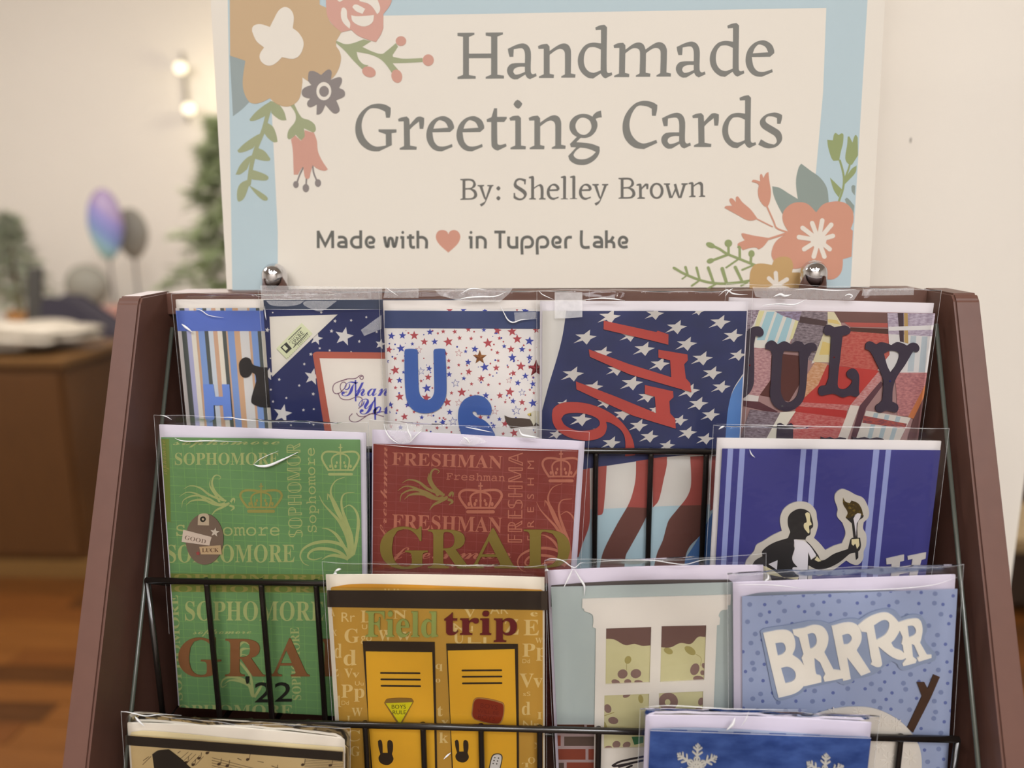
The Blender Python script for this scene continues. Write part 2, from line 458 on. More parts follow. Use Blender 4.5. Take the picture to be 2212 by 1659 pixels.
# balloons on sticks
def balloon(name, px, py, rx, ry, m, D, label, extra=None, zb=None):
    c = onY(px, py, D); k = (c-CAM).length/FPX
    root = empty(name, loc=(c.x, D, zb)); tag(root, label, 'balloon', 'balloons on sticks on the display table')
    bm = bmesh.new(); bmesh.ops.create_uvsphere(bm, u_segments=28, v_segments=18, radius=1)
    for v in bm.verts:
        q = v.co.copy(); t = 1-.16*max(0, -q.z)
        v.co = Vector((q.x*rx*k*t, q.y*rx*k*.55*t, c.z-zb+q.z*ry*k))
    me = bpy.data.meshes.new('balloon_skin'); bm.to_mesh(me); bm.free(); me.polygons.foreach_set('use_smooth', [True]*len(me.polygons))
    me.materials.append(m); o = bpy.data.objects.new('balloon_skin', me); COL.objects.link(o); o.parent = root
    v, f = tube([(0, 0, 0), (0, 0, c.z-zb-ry*k*.95)], .006, 8); new_obj('stick', v, f, mat('5a5654', .6), root)
    v, f = lathe([(.06, 0), (.06, .01), (.02, .02), (.01, .05)], 16); new_obj('weight', v, f, mat('4a4648', .6), root)
    return root
def foil():
    m = bpy.data.materials.new('foil_gradient'); m.use_nodes = True; nt = m.node_tree; b = nt.nodes['Principled BSDF']
    tc = nt.nodes.new('ShaderNodeTexCoord'); sp = nt.nodes.new('ShaderNodeSeparateXYZ'); nt.links.new(tc.outputs['Generated'], sp.inputs[0])
    ad = nt.nodes.new('ShaderNodeMath'); ad.operation = 'MULTIPLY_ADD'; ad.inputs[1].default_value = .45
    nt.links.new(sp.outputs[0], ad.inputs[0]); nt.links.new(sp.outputs[2], ad.inputs[2])
    r = nt.nodes.new('ShaderNodeValToRGB'); nt.links.new(ad.outputs[0], r.inputs[0])
    e = r.color_ramp.elements; e[0].position = .1; e[0].color = (*rgb('8fae8c'), 1); e[1].position = 1.25; e[1].color = (*rgb('9a86a8'), 1)
    for ps, c in ((.4, '8fb4bc'), (.62, '7a8cbc'), (.9, '8c82ba')):
        x = e.new(ps); x.color = (*rgb(c), 1)
    nt.links.new(r.outputs[0], b.inputs['Base Color']); b.inputs['Roughness'].default_value = .4
    return m
balloon('foil_balloon', 228, 485, 34, 66, foil(), YT+.45, 'tall oval balloon in blue, violet and green at the back left', zb=zt2)
balloon('foil_balloon', 285, 505, 32, 48, mat('8d8a80', .6, .1, 8.), YT+.62, 'grey balloon touching the blue oval balloon on its right', zb=zt2)
balloon('foil_balloon', 188, 620, 42, 42, mat('8f8c80', .6, .1, 8.), YT+.52, 'low grey green balloon nearest the table, below the blue oval one', zb=zt2)
# trees
def fir(name, px, ptop, pbot, D, halfw, label, tip, pot, needles=2600, seed=2, cat='tree'):
    top = onY(px, ptop, D); bot = onY(px, pbot, D); k = (top-CAM).length/FPX
    zb = pot; root = empty(name, loc=(top.x, D, zb)); tag(root, label, cat)
    H = top.z-zb; R = halfw*k
    v, f = tube([(0, 0, 0), (0, 0, H*.5), (0, 0, H)], [.022, .014, .004], 8); new_obj('trunk', v, f, mat('5a4630', .8), root)
    rnd = random.Random(seed); V = []; F = []; fm = []
    for t in range(46):
        h = .1+.88*(t/46); L = R*(1-h)*1.15+.03; an = t*2.4
        for b in range(3):
            a = an+b*2.09+rnd.uniform(-.3, .3); LL = L*rnd.uniform(.75, 1.1)
            for q in range(max(4, int(needles/46/3))):
                s = rnd.uniform(.1, 1); rr = LL*s
                p = Vector((rr*math.cos(a), rr*math.sin(a), H*h-.25*rr+rnd.uniform(-.015, .015)))
                d = Vector((math.cos(a+rnd.uniform(-1.1, 1.1)), math.sin(a+rnd.uniform(-1.1, 1.1)), rnd.uniform(-.5, .5))).normalized()*rnd.uniform(.04, .075)
                sd = d.cross(Vector((rnd.uniform(-1, 1), rnd.uniform(-1, 1), 1))).normalized()*.007
                i = len(V); V += [p-sd, p+sd, p+d]; F.append((i, i+1, i+2)); fm.append(0 if rnd.random() < .7 else 1)
    o = new_obj('needles', V, F, None, root, mats=[mat(tip, .8), mat('a4ab88', .8)], fm=fm); o['kind'] = 'stuff'
    return root
fir('fir_tree', 480, 235, 700, 3.35, 190, 'slim green artificial fir tree half hidden behind the sign', '8f9c70', zt2-.1, 8000)
v, f = lathe([(.11, 0), (.14, zt2-.12), (.12, zt2-.1)], 20, (onY(480, 235, 3.35).x, 3.35, 0)); tag(new_obj('tree_stand', v, f, mat('8a8278', .8)), 'grey tapered stand under the green fir tree', 'stand')
fir('small_tree', 12, 455, 640, YT+.5, 70, 'small grey green tabletop tree at the left edge', '9aa08c', zt2+.111, 2000, 7)
v, f = lathe([(.05, 0), (.075, .1), (.07, .11), (.0, .105)], 18, (onY(12, 455, YT+.5).x, YT+.5, zt2)); tag(new_obj('tree_pot', v, f, mat('b98a55', .7)), 'tan pot holding the small tree at the left edge', 'pot')
# wall lamp with two glowing bulbs
lc = onY(400, 190, 4.98)
lamp = empty('wall_lamp', loc=(lc.x, 4.98, lc.z)); tag(lamp, 'wall lamp with two glowing round bulbs left of the sign', 'lamp')
v, f = tube([(0, 0, .2), (0, 0, -.2)], .012, 8); new_obj('stem', v, f, mat('9a948a', .5), lamp)
for px, py, rr in ((390, 147, .034), (408, 236, .034)):
    p = onY(px, py, 4.9); bm = bmesh.new(); bmesh.ops.create_uvsphere(bm, u_segments=20, v_segments=12, radius=rr)
    for vv in bm.verts: vv.co += Vector((p.x-lc.x, -.08, p.z-lc.z))
    me = bpy.data.meshes.new('bulb'); bm.to_mesh(me); bm.free(); me.materials.append(mat('fff6dc', .4, emit=1.6)); o = bpy.data.objects.new('bulb', me); COL.objects.link(o); o.parent = lamp
    v, f = tube([(p.x-lc.x, 0, p.z-lc.z), (p.x-lc.x, -.05, p.z-lc.z)], .01, 8); new_obj('bulb_arm', v, f, mat('9a948a', .5), lamp)
gl = bpy.data.lights.new('wall_lamp_glow', 'POINT'); gl.energy = 5; gl.color = (1, .86, .55); gl.shadow_soft_size = .05
go = bpy.data.objects.new('wall_lamp_glow', gl); COL.objects.link(go); go.location = onY(500, 180, 4.7)
# dark furniture glimpsed right of the wall end
q = onY(2240, 1190, 2.75)
sc = empty('storage_chest', loc=(q.x+.3, 2.9, 0)); tag(sc, 'dark brown chest glimpsed at the right edge past the white wall end', 'chest')
under(sc, 'body', (q.x-.1, q.x+.7, 2.75, 3.1, .04, q.z), mat('3a2c22', .6), .01)
under(sc, 'lid', (q.x-.12, q.x+.72, 2.73, 3.12, q.z, q.z+.05), mat('9a8460', .6), .006)
for k in (0, .74): under(sc, 'foot', (q.x-.09+k, q.x-.05+k, 2.77, 3.08, 0, .04), WD)

# ------------------------------------------------------------------ card rack
XL, XR, BT = -.2745, .2535, .016
ZT = 1.40
def yf(z): return .5125-(ZT-z)*.439
rack = empty('card_rack', loc=((XL+XR)/2, .42, 0)); tag(rack, 'dark mahogany card rack with black wire pockets holding the greeting cards', 'card rack')
RL = rack.location
BRN = mat('66463b', .42, .1, 90., bump=.05, spec=.4)
def rk(name, v, f, m, parent=None, smooth=False):
    return new_obj(name, [Vector(p)-RL for p in v], f, m, parent or rack, smooth)
for x0, x1 in ((XL-BT, XL), (XR, XR+BT)):
    prof = [(yf(ZT)+.002, ZT), (.554, ZT), (.592, ZT-.022), (.60, .83), (yf(.83), .83), (yf(ZT-.004), ZT-.004)]
    n = len(prof); V = [(x0, a, b) for a, b in prof]+[(x1, a, b) for a, b in prof]
    F = [tuple(range(n))[::-1], tuple(range(n, 2*n))]+[(i, (i+1) % n, n+(i+1) % n, n+i) for i in range(n)]
    o = rk('side_panel', V, F, BRN)
    bm = bmesh.new(); bm.from_mesh(o.data); bmesh.ops.recalc_face_normals(bm, faces=bm.faces[:]); bmesh.ops.bevel(bm, geom=bm.edges[:], offset=.0014, segments=2, affect='EDGES'); bm.to_mesh(o.data); bm.free()
rk('back_panel', *box(XL, XR, .581, .589, .83, ZT-.01), mat('5a3d33', .5, .1))
rk('top_rail', *box(XL, XR, .548, .5805, ZT-.016, ZT-.001), BRN)
rk('plinth', *box(XL-BT, XR+BT, .255, .602, 0, .83), BRN)
for px in (593, 1757):
    p = onY(px, 600, .558)
    pr = [(.0091, 0), (.0091, .012)]+[(.0091*math.cos(a), .012+.0091*math.sin(a)) for a in [math.pi/2*k/8 for k in range(1, 8)]]+[(.0003, .0208)]
    v, f = lathe(pr, 32, (p.x, .558, ZT-.002)); o = rk('sign_post', v, f, mat('d8d8dc', .05, .01, metal=1.), smooth=True); o['label'] = 'chrome round-topped post in front of the sign'
BLK = mat('1c1815', .2, .1, 40., spec=.8)
WR = .0019
ys = [.5012, .4625, .4292, .3992, .366]
xw = onY(1165.6, 1575, ys[2]).x; sp = (xw-onY(788.5, 1575, ys[2]).x)/3
XA, XB = XL+.010, XR-.010
def bowed(y, z, x0, x1): return [(x0, y, z), (x1, y, z)]
for k, yw in enumerate(ys):
    z = 1.45-.1517-.0783*k
    pk = empty('wire_pocket', loc=(0, 0, 0)); pk.parent = rack
    zb = z-.106
    def wire(pp, r=WR): 
        v, f = tube(pp, r, 10); rk('wire', v, f, BLK, pk, True)
    wire([(XA, yw, z), (XB, yw, z)], .0021)
    wire([(XA, yw+.0005, zb), (XB, yw+.0005, zb)])
    i0 = math.ceil((XA+.012-xw)/sp)
    for i in range(i0, 30):
        x = xw+i*sp
        if x > XB-.01: break
        yb = yw+.033
        wire([(x, yw+.0002, z+.0016), (x, yw+.0012, z-.004), (x, yw+.0014, zb+.004), (x, yw+.004, zb), (x, yb, zb)])
    for x in (XA+.001, XB-.001):
        wire([(x, yw, z), (x, yw+.0006, zb), (x, yw+.035, zb), (x, yw+.034, z-.02), (x, yw, z)])
for sgn, pxs in ((0, ((372, 708, .545), (283, 1545, .432))), (1, ((2022, 700, .545), (2112, 1640, .418)))):
    xx = (XL+.006, XR-.005)[sgn]
    def onX(px, py):
        d = ray(px, py); return CAM+d*((xx-CAM.x)/d.x)
    a = onX(*pxs[0][:2]); b = onX(*pxs[1][:2]); c = b+(b-a)*.4
    v, f = tube([a, b, c], .0014, 8); o = rk('guide_wire', v, f, mat('4c5048', .25, .05, spec=.8), smooth=True)

# ------------------------------------------------------------------ sign
_a = math.radians(3.5)
sO = onY(1160, 624, .5685); sO.y = .5685
SG = Surf(Vector((sO.x, .5685, ZT-.0005)), Vector((1, 0, 0)), Vector((0, math.sin(_a), math.cos(_a))))
sign = empty('sign', SG.mw); tag(sign, 'white sign with pastel flowers reading Handmade Greeting Cards standing on the rack', 'sign')
bl = SG.loc((491, 640)); br = SG.loc((1877, 640)); tl = SG.loc((428, -480)); tr = SG.loc((1938, -480))
bl.y = br.y = 0
def dim(h, k=.84):
    out = ''
    for v in rgb(h):
        v *= k; v = 12.92*v if v <= .0031308 else 1.055*v**(1/2.4)-.055
        out += '%02x' % round(255*v)
    return out
PAPER = mat(dim('e9e2d4'), .55, .015, 12.)
I = Ink(SG, -.005, .005); I._local([bl, br, tr, tl], [(0, 1, 2, 3)]); board = I.build('board', PAPER, sign)
def sg(name, h, fn, dz=1, **kw):
    I = Ink(SG, dz*.00007-.00005); fn(I); o = I.build(name, mat(dim(h), .55, .02, 20., **kw), sign); return o
FA = (980, 40, 360/2212); FB = (1320, 40, 360/2212); FC = (760, 210, 300/2212); FD = (1050, 210, 300/2212); FE = (1330, 200, 370/2212)
FF = (985, 375, 340/2212); FG = (1320, 375, 220/2212); FI = (670, 480, 700/2212); FJ = (440, 0, 560/2212); FK = (1420, 260, 480/2096)
sg('border_print', 'b9ccd2', lambda I: I.poly(pts('502,640 492,0 472,-440 1905,-440 1874,0 1836,640'), pts('600,640 600,500 587,240 573,38 870,33 1785,17 1778,200 1760,400 1742,640')))
# left flowers
sg('leaf_print', '99a5a2', lambda I: I.P('222,470 360,515 350,690 360,790 395,865 330,930* 250,992', FJ), dz=2)
sg('flower_print', 'c8ab84', lambda I: I.P('218,-700 225,475 355,518 333,690* 345,790* 390,870* 440,885* 500,870* 565,838 620,885* 700,910* 770,890* 820,830* 843,700 842,660 890,692 1000,730 1100,665* 1150,590* 1172,500* 1160,440* 1130,395 1130,350 1175,275 1080,190* 1050,100* 1045,65 990,40 980,-700', FJ), dz=3)
sg('flower_print', 'd3a191', lambda I: I.P('1000,-300* 1040,-80* 1045,65* 1060,150* 1110,220* 1175,275 1260,255 1310,300* 1390,335* 1470,358 1512,295 1533,240 1533,120 1580,60* 1605,0* 1590,-120* 1500,-300* 1250,-400*', FJ), dz=4)
def ft(I):
    I.P('413,270 415,235* 440,212* 490,207* 565,230 600,160* 640,90* 690,60* 740,80* 768,140* 760,240 810,280* 850,350* 845,420* 810,480* 760,502* 668,488 620,535* 570,560* 520,550* 482,510* 480,460* 515,405 450,350*', FJ)
def f(I):
    I.P('1170,110 1180,70* 1200,65* 1220,90* 1225,150* 1250,200* 1245,245 1200,205* 1175,160*', FJ)
    I.P('1268,60 1285,40* 1310,40* 1378,75 1355,118 1300,95*', FJ)
    I.P('1258,130 1300,138* 1380,135* 1453,128 1440,190* 1380,225* 1320,215* 1270,180*', FJ)
    I.P('1330,10 1330,-40 1440,-60 1480,-10 1505,60* 1500,100* 1480,122 1440,60* 1400,30*', FJ)
    I.P('1135,-5 1160,15* 1190,0 1190,-30 1135,-40', FJ)
sg('flower_highlight_print', 'e9e2d4', ft, dz=5)
sg('flower_highlight_print', 'e9e2d4', f, dz=5)
def f1(I):
    I.P('1122,360 1135,350* 1200,375* 1260,372* 1365,335 1430,352 1355,400 1440,440* 1520,460* 1560,435* 1640,368 1658,398 1612,470 1615,485 1700,500* 1868,495 1868,530 1700,538* 1612,540 1660,595 1605,622 1550,545* 1500,500* 1420,465* 1305,443 1320,500* 1360,545* 1408,558 1352,592 1280,520* 1200,430*', FJ)
def f2(I):
    for s in ('580,862 520,895* 440,960* 390,1020 400,1032* 450,1025* 525,990 555,930*', '580,862 640,890* 685,950* 707,1025 660,1025* 610,995* 575,962', '540,1045 590,1080* 620,1150* 630,1210 600,1215* 550,1180* 512,1130',
              '505,1130 440,1160* 340,1230* 287,1285 300,1302* 350,1295* 420,1265 470,1200*', '455,1258 520,1290* 570,1355 560,1372* 500,1370* 420,1350', '420,1320 370,1345* 310,1410* 272,1490 310,1488* 370,1445',
              '400,1445 470,1465* 545,1500* 552,1525* 530,1540* 470,1538* 400,1520*', '385,1530 320,1560* 290,1610* 285,1690* 300,1720* 345,1690* 385,1590', '385,1580 440,1610* 530,1670* 548,1695* 535,1712* 500,1705* 440,1650*'): I.P(s, FJ)
    I.stroke('575,880 540,1000* 510,1110* 450,1260* 410,1400* 385,1570', 36, FJ)
def f3(I):
    I.P('735,895 770,885 835,1000* 900,1025* 945,1060* 957,1105* 940,1128* 910,1120* 855,1095 862,1160* 850,1190* 830,1195* 785,1150 750,1180* 725,1188* 713,1165* 725,1110* 780,1035* 782,970*', FJ)
sg('branch_print', 'a0a780', f1, dz=2)
sg('vine_print', 'a0a780', f2, dz=2)
sg('calyx_print', 'a0a780', f3, dz=2)
def fe(I):
    for e in ((1683, 350, 45, 42, 0), (1916, 513, 48, 50, 0), (1648, 650, 46, 58, -15), (1410, 613, 60, 45, 20)): I.poly(ell(e[0], e[1], e[2], e[3], FJ, e[4]))
def f(I):
    I.P('745,1190 780,1155 830,1200 862,1165 860,1110 910,1125 940,1130 965,1200* 975,1290* 1010,1370* 1060,1445 1030,1458* 970,1440* 930,1410 910,1480* 900,1520* 875,1525* 860,1500* 850,1420 825,1450* 805,1490 768,1490 765,1400* 760,1280*', FJ)
sg('berry_print', 'cf9c8a', fe, dz=3)
sg('bell_print', 'cf9c8a', f, dz=3)
def f(I):
    I.P('890,690 893,630* 905,608* 950,610* 1002,640 1050,598* 1075,593* 1092,615* 1085,680 1150,658* 1175,665* 1178,700* 1155,750 1195,770* 1206,800* 1195,825* 1130,855 1155,915* 1158,945* 1130,968* 1100,960* 1038,895 1010,955* 985,975* 962,978 965,890 910,915* 885,900* 885,870* 910,840 860,828* 838,805* 840,770* 865,745* 918,725', FJ)
def fs(I):
    for s, e in (('850,1430 820,1490* 795,1560', (787, 1575, 24, 31)), ('930,1415 940,1480* 965,1540', (975, 1562, 27, 34)), ('877,1525 873,1590', (872, 1605, 28, 36))):
        I.stroke(s, 14, FJ); I.poly(ell(*e, FJ))
sg('dark_flower_print', '8b827e', f, dz=4)
sg('stamen_print', '8b827e', fs, dz=2)
sg('flower_highlight_print', 'e9e2d4', lambda I: I.poly(ell(1025, 778, 64, 78, FJ), ell(1027, 780, 42, 47, FJ)), dz=5)
# right flowers
def f(I):
    I.P('1083,622 1150,635* 1240,690* 1325,742 1310,640* 1310,540* 1335,440* 1357,408 1440,470* 1540,545* 1600,640* 1617,770 1560,820 1498,880 1420,820 1340,790 1260,800 1180,885 1130,790* 1095,700*', FK)
    I.P('1830,625 1845,610* 1868,618 1862,708 1835,670*', FK); I.P('1768,745 1790,730* 1858,805 1850,880 1790,800*', FK)
sg('leaf_print', '8f9b92', f, dz=2)
def f(I):
    I.P('1602,182 1655,188 1675,120* 1710,138 1740,122* 1755,135* 1750,220* 1730,300* 1715,378 1660,382 1640,350* 1610,250*', FK)
    I.P('1795,155 1810,152* 1840,210 1868,138* 1890,160 1893,330 1835,420 1800,410* 1775,370* 1775,320* 1790,230*', FK)
    I.stroke('1722,380 1750,480* 1760,560* 1750,650* 1712,765', 20, FK); I.stroke('1815,420 1800,470* 1765,560', 18, FK)
    I.P('1628,540 1680,590* 1740,650 1712,728 1665,660*', FK); I.P('1765,560 1830,460* 1880,425 1870,490* 1800,570* 1760,610', FK)
def fb(I):
    for st, e in (('500,1178 580,1210* 650,1255* 770,1305* 920,1365', (502, 1178, 46, 26, 22)), ('672,1250 670,1160', (670, 1160, 36, 36, 0)), ('660,1268 500,1328', (500, 1325, 36, 24, -18)), ('778,1300 776,1195', (778, 1195, 26, 14, 0)), ('880,1345 886,1262', (888, 1258, 30, 34, 0))):
        I.stroke(st, 24, FK); I.poly(ell(e[0], e[1], e[2], e[3], FK, e[4]))
    I.stroke('760,1312 650,1388', 18, FK); I.stroke('920,1360 800,1410', 18, FK)
    I.stroke('165,1395 250,1445* 430,1515* 600,1540* 800,1525* 880,1510', 24, FK)
    for st, ww in (('155,1392 220,1430', 40), ('265,1385 285,1450', 44), ('235,1495 275,1465', 26), ('370,1390 400,1505', 42), ('325,1560 390,1515', 34), ('480,1390 530,1530', 48), ('470,1590 550,1545', 34), ('612,1400 650,1525', 60), ('735,1385 800,1520', 52), ('790,1560 850,1530', 30)):
        I.stroke(st, ww, FK, (.6, 1.1, .5))
sg('tulip_print', '94a06c', f, dz=2)
sg('branch_print', '94a06c', fb, dz=3)
def f(I):
    I.P('1180,900* 1195,850* 1260,790* 1340,772* 1420,790* 1498,868 1560,795* 1640,768* 1720,765* 1790,790* 1840,850* 1852,910 1848,960 1825,1025 1845,1040 1832,1285 1750,1310 1748,1370* 1730,1440* 1680,1490* 1620,1502* 1540,1490* 1470,1440* 1440,1390 1420,1345 1380,1380* 1330,1398* 1270,1402 1200,1395* 1120,1350* 1080,1290* 1078,1240* 1100,1170* 1140,1120* 1240,1055 1200,990* 1182,940*', FK)
    I.P('888,580 905,560* 970,575 968,520* 982,505* 1000,545 1025,500* 1048,487 1055,560* 1072,680* 1060,770* 1040,815 1010,810* 960,740* 948,660* 955,610* 930,590*', FK)
    I.P('632,825 645,808* 705,805 680,760* 685,738* 705,735* 740,770 742,725* 760,718* 800,770* 880,840* 940,920 920,940* 850,942* 770,900*', FK)
    I.P('792,1068 810,1064* 900,1085* 1060,1110 1000,1190* 955,1218 930,1200* 870,1205* 805,1225 780,1185 755,1180 762,1160* 825,1130 800,1095*', FK)
    I.stroke('1035,815 1100,960* 1125,1015* 1240,1058', 15, FK); I.stroke('930,925 1085,1003', 12, FK); I.stroke('1045,1120 1110,1100* 1225,1062', 20, FK)
sg('flower_print', 'd0957d', f, dz=4)
sg('flower_print', 'c4a06a', lambda I: I.P('870,1500 880,1420* 920,1360* 1000,1350* 1080,1365 1110,1310* 1180,1285* 1250,1300* 1280,1360* 1270,1435 1380,1435 1380,1620 870,1620', FK), dz=5)
def f(I):
    I.poly(ell(1520, 1130, 75, 75, FK))
    for x, y in ((1370, 1015), (1460, 970), (1555, 945), (1640, 985), (1655, 1090), (1625, 1215), (1575, 1285), (1475, 1285), (1385, 1215), (1335, 1102)):
        I.stroke(f'1520,1130 {x},{y}', 44, FK, (.9, .35, 1.0))
def fc(I):
    for x, y in ((1117, 1440), (1052, 1490), (1222, 1500), (1060, 1590), (1230, 1590)): I.stroke(f'1125,1560 {x},{y}', 40, FK, (.9, .5, 1.0))
sg('flower_highlight_print', 'e6ded0', f, dz=6)
sg('flower_highlight_print', 'e6ded0', fc, dz=6)
# lettering
G = {}
def glyph(n, fr, *loops): G[n] = [pts(l, fr) for l in loops]
glyph('H', FA, '50,190 275,188 275,216 203,245 203,466 497,464 497,240 425,228 425,186 654,184 654,212 580,240 580,745 668,758 668,798 425,800 425,776 497,745 497,527 203,528 203,750 293,765 293,800 50,804 50,776 124,748 124,242 50,232')
glyph('a', FA, '718,402 830,350* 915,330* 975,350* 1012,400* 1026,470* 1024,700* 1045,738* 1092,726 1102,765 1012,806 975,785* 950,745 850,806 790,806* 735,765* 708,700* 722,640* 775,598* 945,590 945,470* 930,415* 900,395* 798,408 792,508 742,510 725,450*', '945,640 870,642* 810,665* 792,700* 800,725* 822,744* 880,735* 945,708')
glyph('n', FA, '1118,366 1170,345* 1240,335 1272,370 1274,430 1380,358* 1460,330* 1520,350* 1552,405* 1558,460* 1556,728 1617,742 1613,785 1428,785 1428,766 1476,742 1476,510* 1470,440* 1430,405* 1370,415* 1274,482 1274,732 1332,746 1328,790 1132,790 1132,768 1195,740 1195,402 1126,404')
glyph('d', FA, '1880,118 1940,92* 2002,82 2036,115 2032,690* 2050,722* 2098,714 2106,750 2015,795 1980,775* 1950,730 1850,798 1780,785* 1700,720* 1655,630* 1650,520* 1690,420* 1760,345* 1850,320* 1955,330 1955,150 1886,154', '1953,412 1880,382* 1830,380* 1790,390* 1745,450* 1728,540* 1740,630* 1785,695* 1850,720* 1900,708* 1950,688')
glyph('m', FB, '32,356 90,328* 160,322 190,355 192,412 300,335* 375,318* 430,345* 458,410 575,332* 645,313* 705,340* 738,400* 742,460* 735,715 796,730 792,772 602,772 602,754 652,725 658,480* 650,420* 610,392* 550,402* 464,460 460,718 522,732 518,774 328,774 328,756 378,730 384,480* 375,420* 335,395* 275,402* 190,462 185,722 242,736 240,778 40,778 40,760 105,730 110,390 40,392')
glyph('e', FB, '2112,508 2166,460 2165,420* 2130,345* 2060,298* 1995,290* 1900,325* 1820,410* 1785,530* 1800,640* 1860,730* 1930,768* 2000,774 2146,712 2138,672 2060,700* 2000,708* 1940,695* 1890,630* 1868,512', '1882,462 1905,400* 1950,350* 1990,348* 2050,380* 2085,448')
glyph('G', FC, '620,168 540,122* 430,102* 300,125* 170,215* 85,340* 55,480* 70,620* 140,750* 250,835* 350,862* 435,862 638,765 634,575 712,562 712,512 425,512 425,550 540,590 542,768 470,782* 380,785* 290,740* 205,640* 160,500* 165,380* 210,265* 290,185* 390,178* 470,200* 532,232 545,328 605,328 618,260*')
glyph('r', FC, '735,348 790,322* 875,307 914,345 922,440 1030,322* 1075,308* 1110,312* 1152,330 1150,430* 1138,505 1080,505 1070,388 980,460* 925,515 928,770 1035,790 1030,838 762,838 762,810 832,778 826,385 745,388')
glyph('t', FD, '8,352 85,318 128,176 176,176 176,312 330,312 330,340 288,396 176,396 180,720* 190,750* 230,760* 315,738 328,782 190,850 150,840* 105,805* 86,765* 82,396 14,396')
glyph('i', FD, '370,330 430,300* 515,292 556,330 558,768 634,782 630,830 388,830 388,802 465,770 465,370 384,374')
glyph('.', FD, '436,115 460,70* 500,38 545,65* 578,105 555,150* 515,186 470,160*')
glyph('g', FD, '1695,310 1710,280* 1760,235* 1830,212 1844,322 1800,325* 1745,345 1770,400* 1772,470* 1740,550* 1670,620* 1590,648* 1505,648 1438,716 1560,725* 1690,745* 1808,790 1808,870* 1770,955* 1690,1030* 1590,1075* 1490,1080* 1400,1055* 1330,1000* 1308,935 1435,798 1350,796 1335,745 1445,632 1380,590* 1335,520* 1328,440* 1350,370* 1420,300* 1510,268* 1590,268* 1650,285*', '1550,325* 1480,345* 1430,420* 1428,490* 1470,565* 1550,600* 1620,575* 1670,510* 1675,440* 1640,365*', '1500,803 1600,815* 1680,840* 1748,872 1690,930* 1610,975* 1520,990* 1440,975* 1395,930* 1400,900* 1440,845*')
glyph('C', FE, '538,160 470,122* 370,106* 270,130* 180,205* 115,310* 88,430* 105,560* 165,655* 255,715* 365,730 538,650 524,610 400,652* 340,655* 270,620* 205,540* 178,430* 190,330* 230,235* 290,172* 370,172* 420,185* 464,208 468,300 518,300 535,220*')
glyph('s', FE, '2150,290 2100,266* 2040,258* 1940,285* 1870,350* 1862,400* 1890,455* 1980,515* 2050,560* 2078,610* 2075,645* 2045,672 1960,650* 1876,602 1840,672 1920,710* 1990,720* 2080,695* 2140,630* 2150,570* 2120,500* 2040,445* 1950,390* 1935,360* 1945,325* 1975,308* 2040,312* 2082,330 2084,404 2128,404 2148,330*')
glyph('B', FF, '60,75 195,72* 250,90* 280,150* 265,190* 228,212 275,235* 298,290* 290,330* 250,360* 190,368 60,370 60,358 92,345 92,98 60,92', '132,102 195,100* 235,120* 240,155* 215,195* 132,205', '132,228 200,228* 245,265* 255,300* 235,335* 190,345* 132,345')
glyph('y', FF, '303,160 395,158 395,178 372,184 418,340 468,182 440,178 440,160 528,158 528,175 508,182 440,350* 400,430* 355,465 333,432 400,395* 415,370 400,360* 385,330* 330,184 303,178')
glyph('S', FF, '985,80 900,64* 845,80* 812,140* 820,190* 880,235* 940,280* 955,310* 940,335* 905,348* 860,335* 835,310* 832,272 810,272 808,345 850,368* 905,376* 960,355* 995,300* 985,250* 930,205* 860,160* 850,130* 865,105* 900,92* 955,110 960,153 978,153')
glyph('h', FF, '1022,48 1050,38* 1085,34* 1098,55 1098,192 1180,148* 1215,165* 1230,210* 1230,340 1262,348 1258,365 1168,365 1168,350 1188,342 1188,220* 1175,180* 1150,180* 1098,215 1098,340 1125,350 1122,365 1028,365 1028,350 1056,340 1056,70 1025,68')
glyph('l', FF, '1472,45 1530,30* 1548,45 1546,345 1575,352 1572,362 1472,362 1472,350 1505,345 1505,65 1475,62')
glyph('w', FG, '1145,212 1280,210 1280,240 1250,248 1318,490 1385,325 1360,235 1415,218 1490,490 1560,248 1528,240 1528,208 1668,208 1668,235 1622,248 1530,530 1460,532 1400,385 1332,530 1262,532 1185,245 1145,240')
def put(I, g, at=None, sc=1.):
    loops = G[g]
    if at:
        o = loops[0][0]; loops = [[Vector((at[0]+(p.x-o.x)*sc, at[1]+(p.y-o.y)*sc)) for p in l] for l in loops]
    I.poly(*loops)
def fpx(fr, x, y): return (fr[0]+x*fr[2], fr[1]+y*fr[2])
def f(I):
    for g in 'Handme': put(I, g)
    put(I, 'a', fpx(FB, 870, 378)); put(I, 'd', fpx(FB, 1543, 95))
    for g in 'Grti.gCs': put(I, g)
    ex, ey = G['e'][0][0]
    for lx in (1187, 1667):
        l = fpx(FC, lx, 580); k = .965; q = fpx(FB, 1785, 530)
        put(I, 'e', (l[0]+(ex-q[0])*k, l[1]+(ey-q[1])*k), k)
    put(I, 'n', fpx(FD, 678, 328), .985); put(I, 'a', fpx(FE, 598, 330)); put(I, 'r', fpx(FE, 988, 298), 1.02); put(I, 'd', fpx(FE, 1598, 68), .985)
sg('headline_lettering', '7d7c74', f)
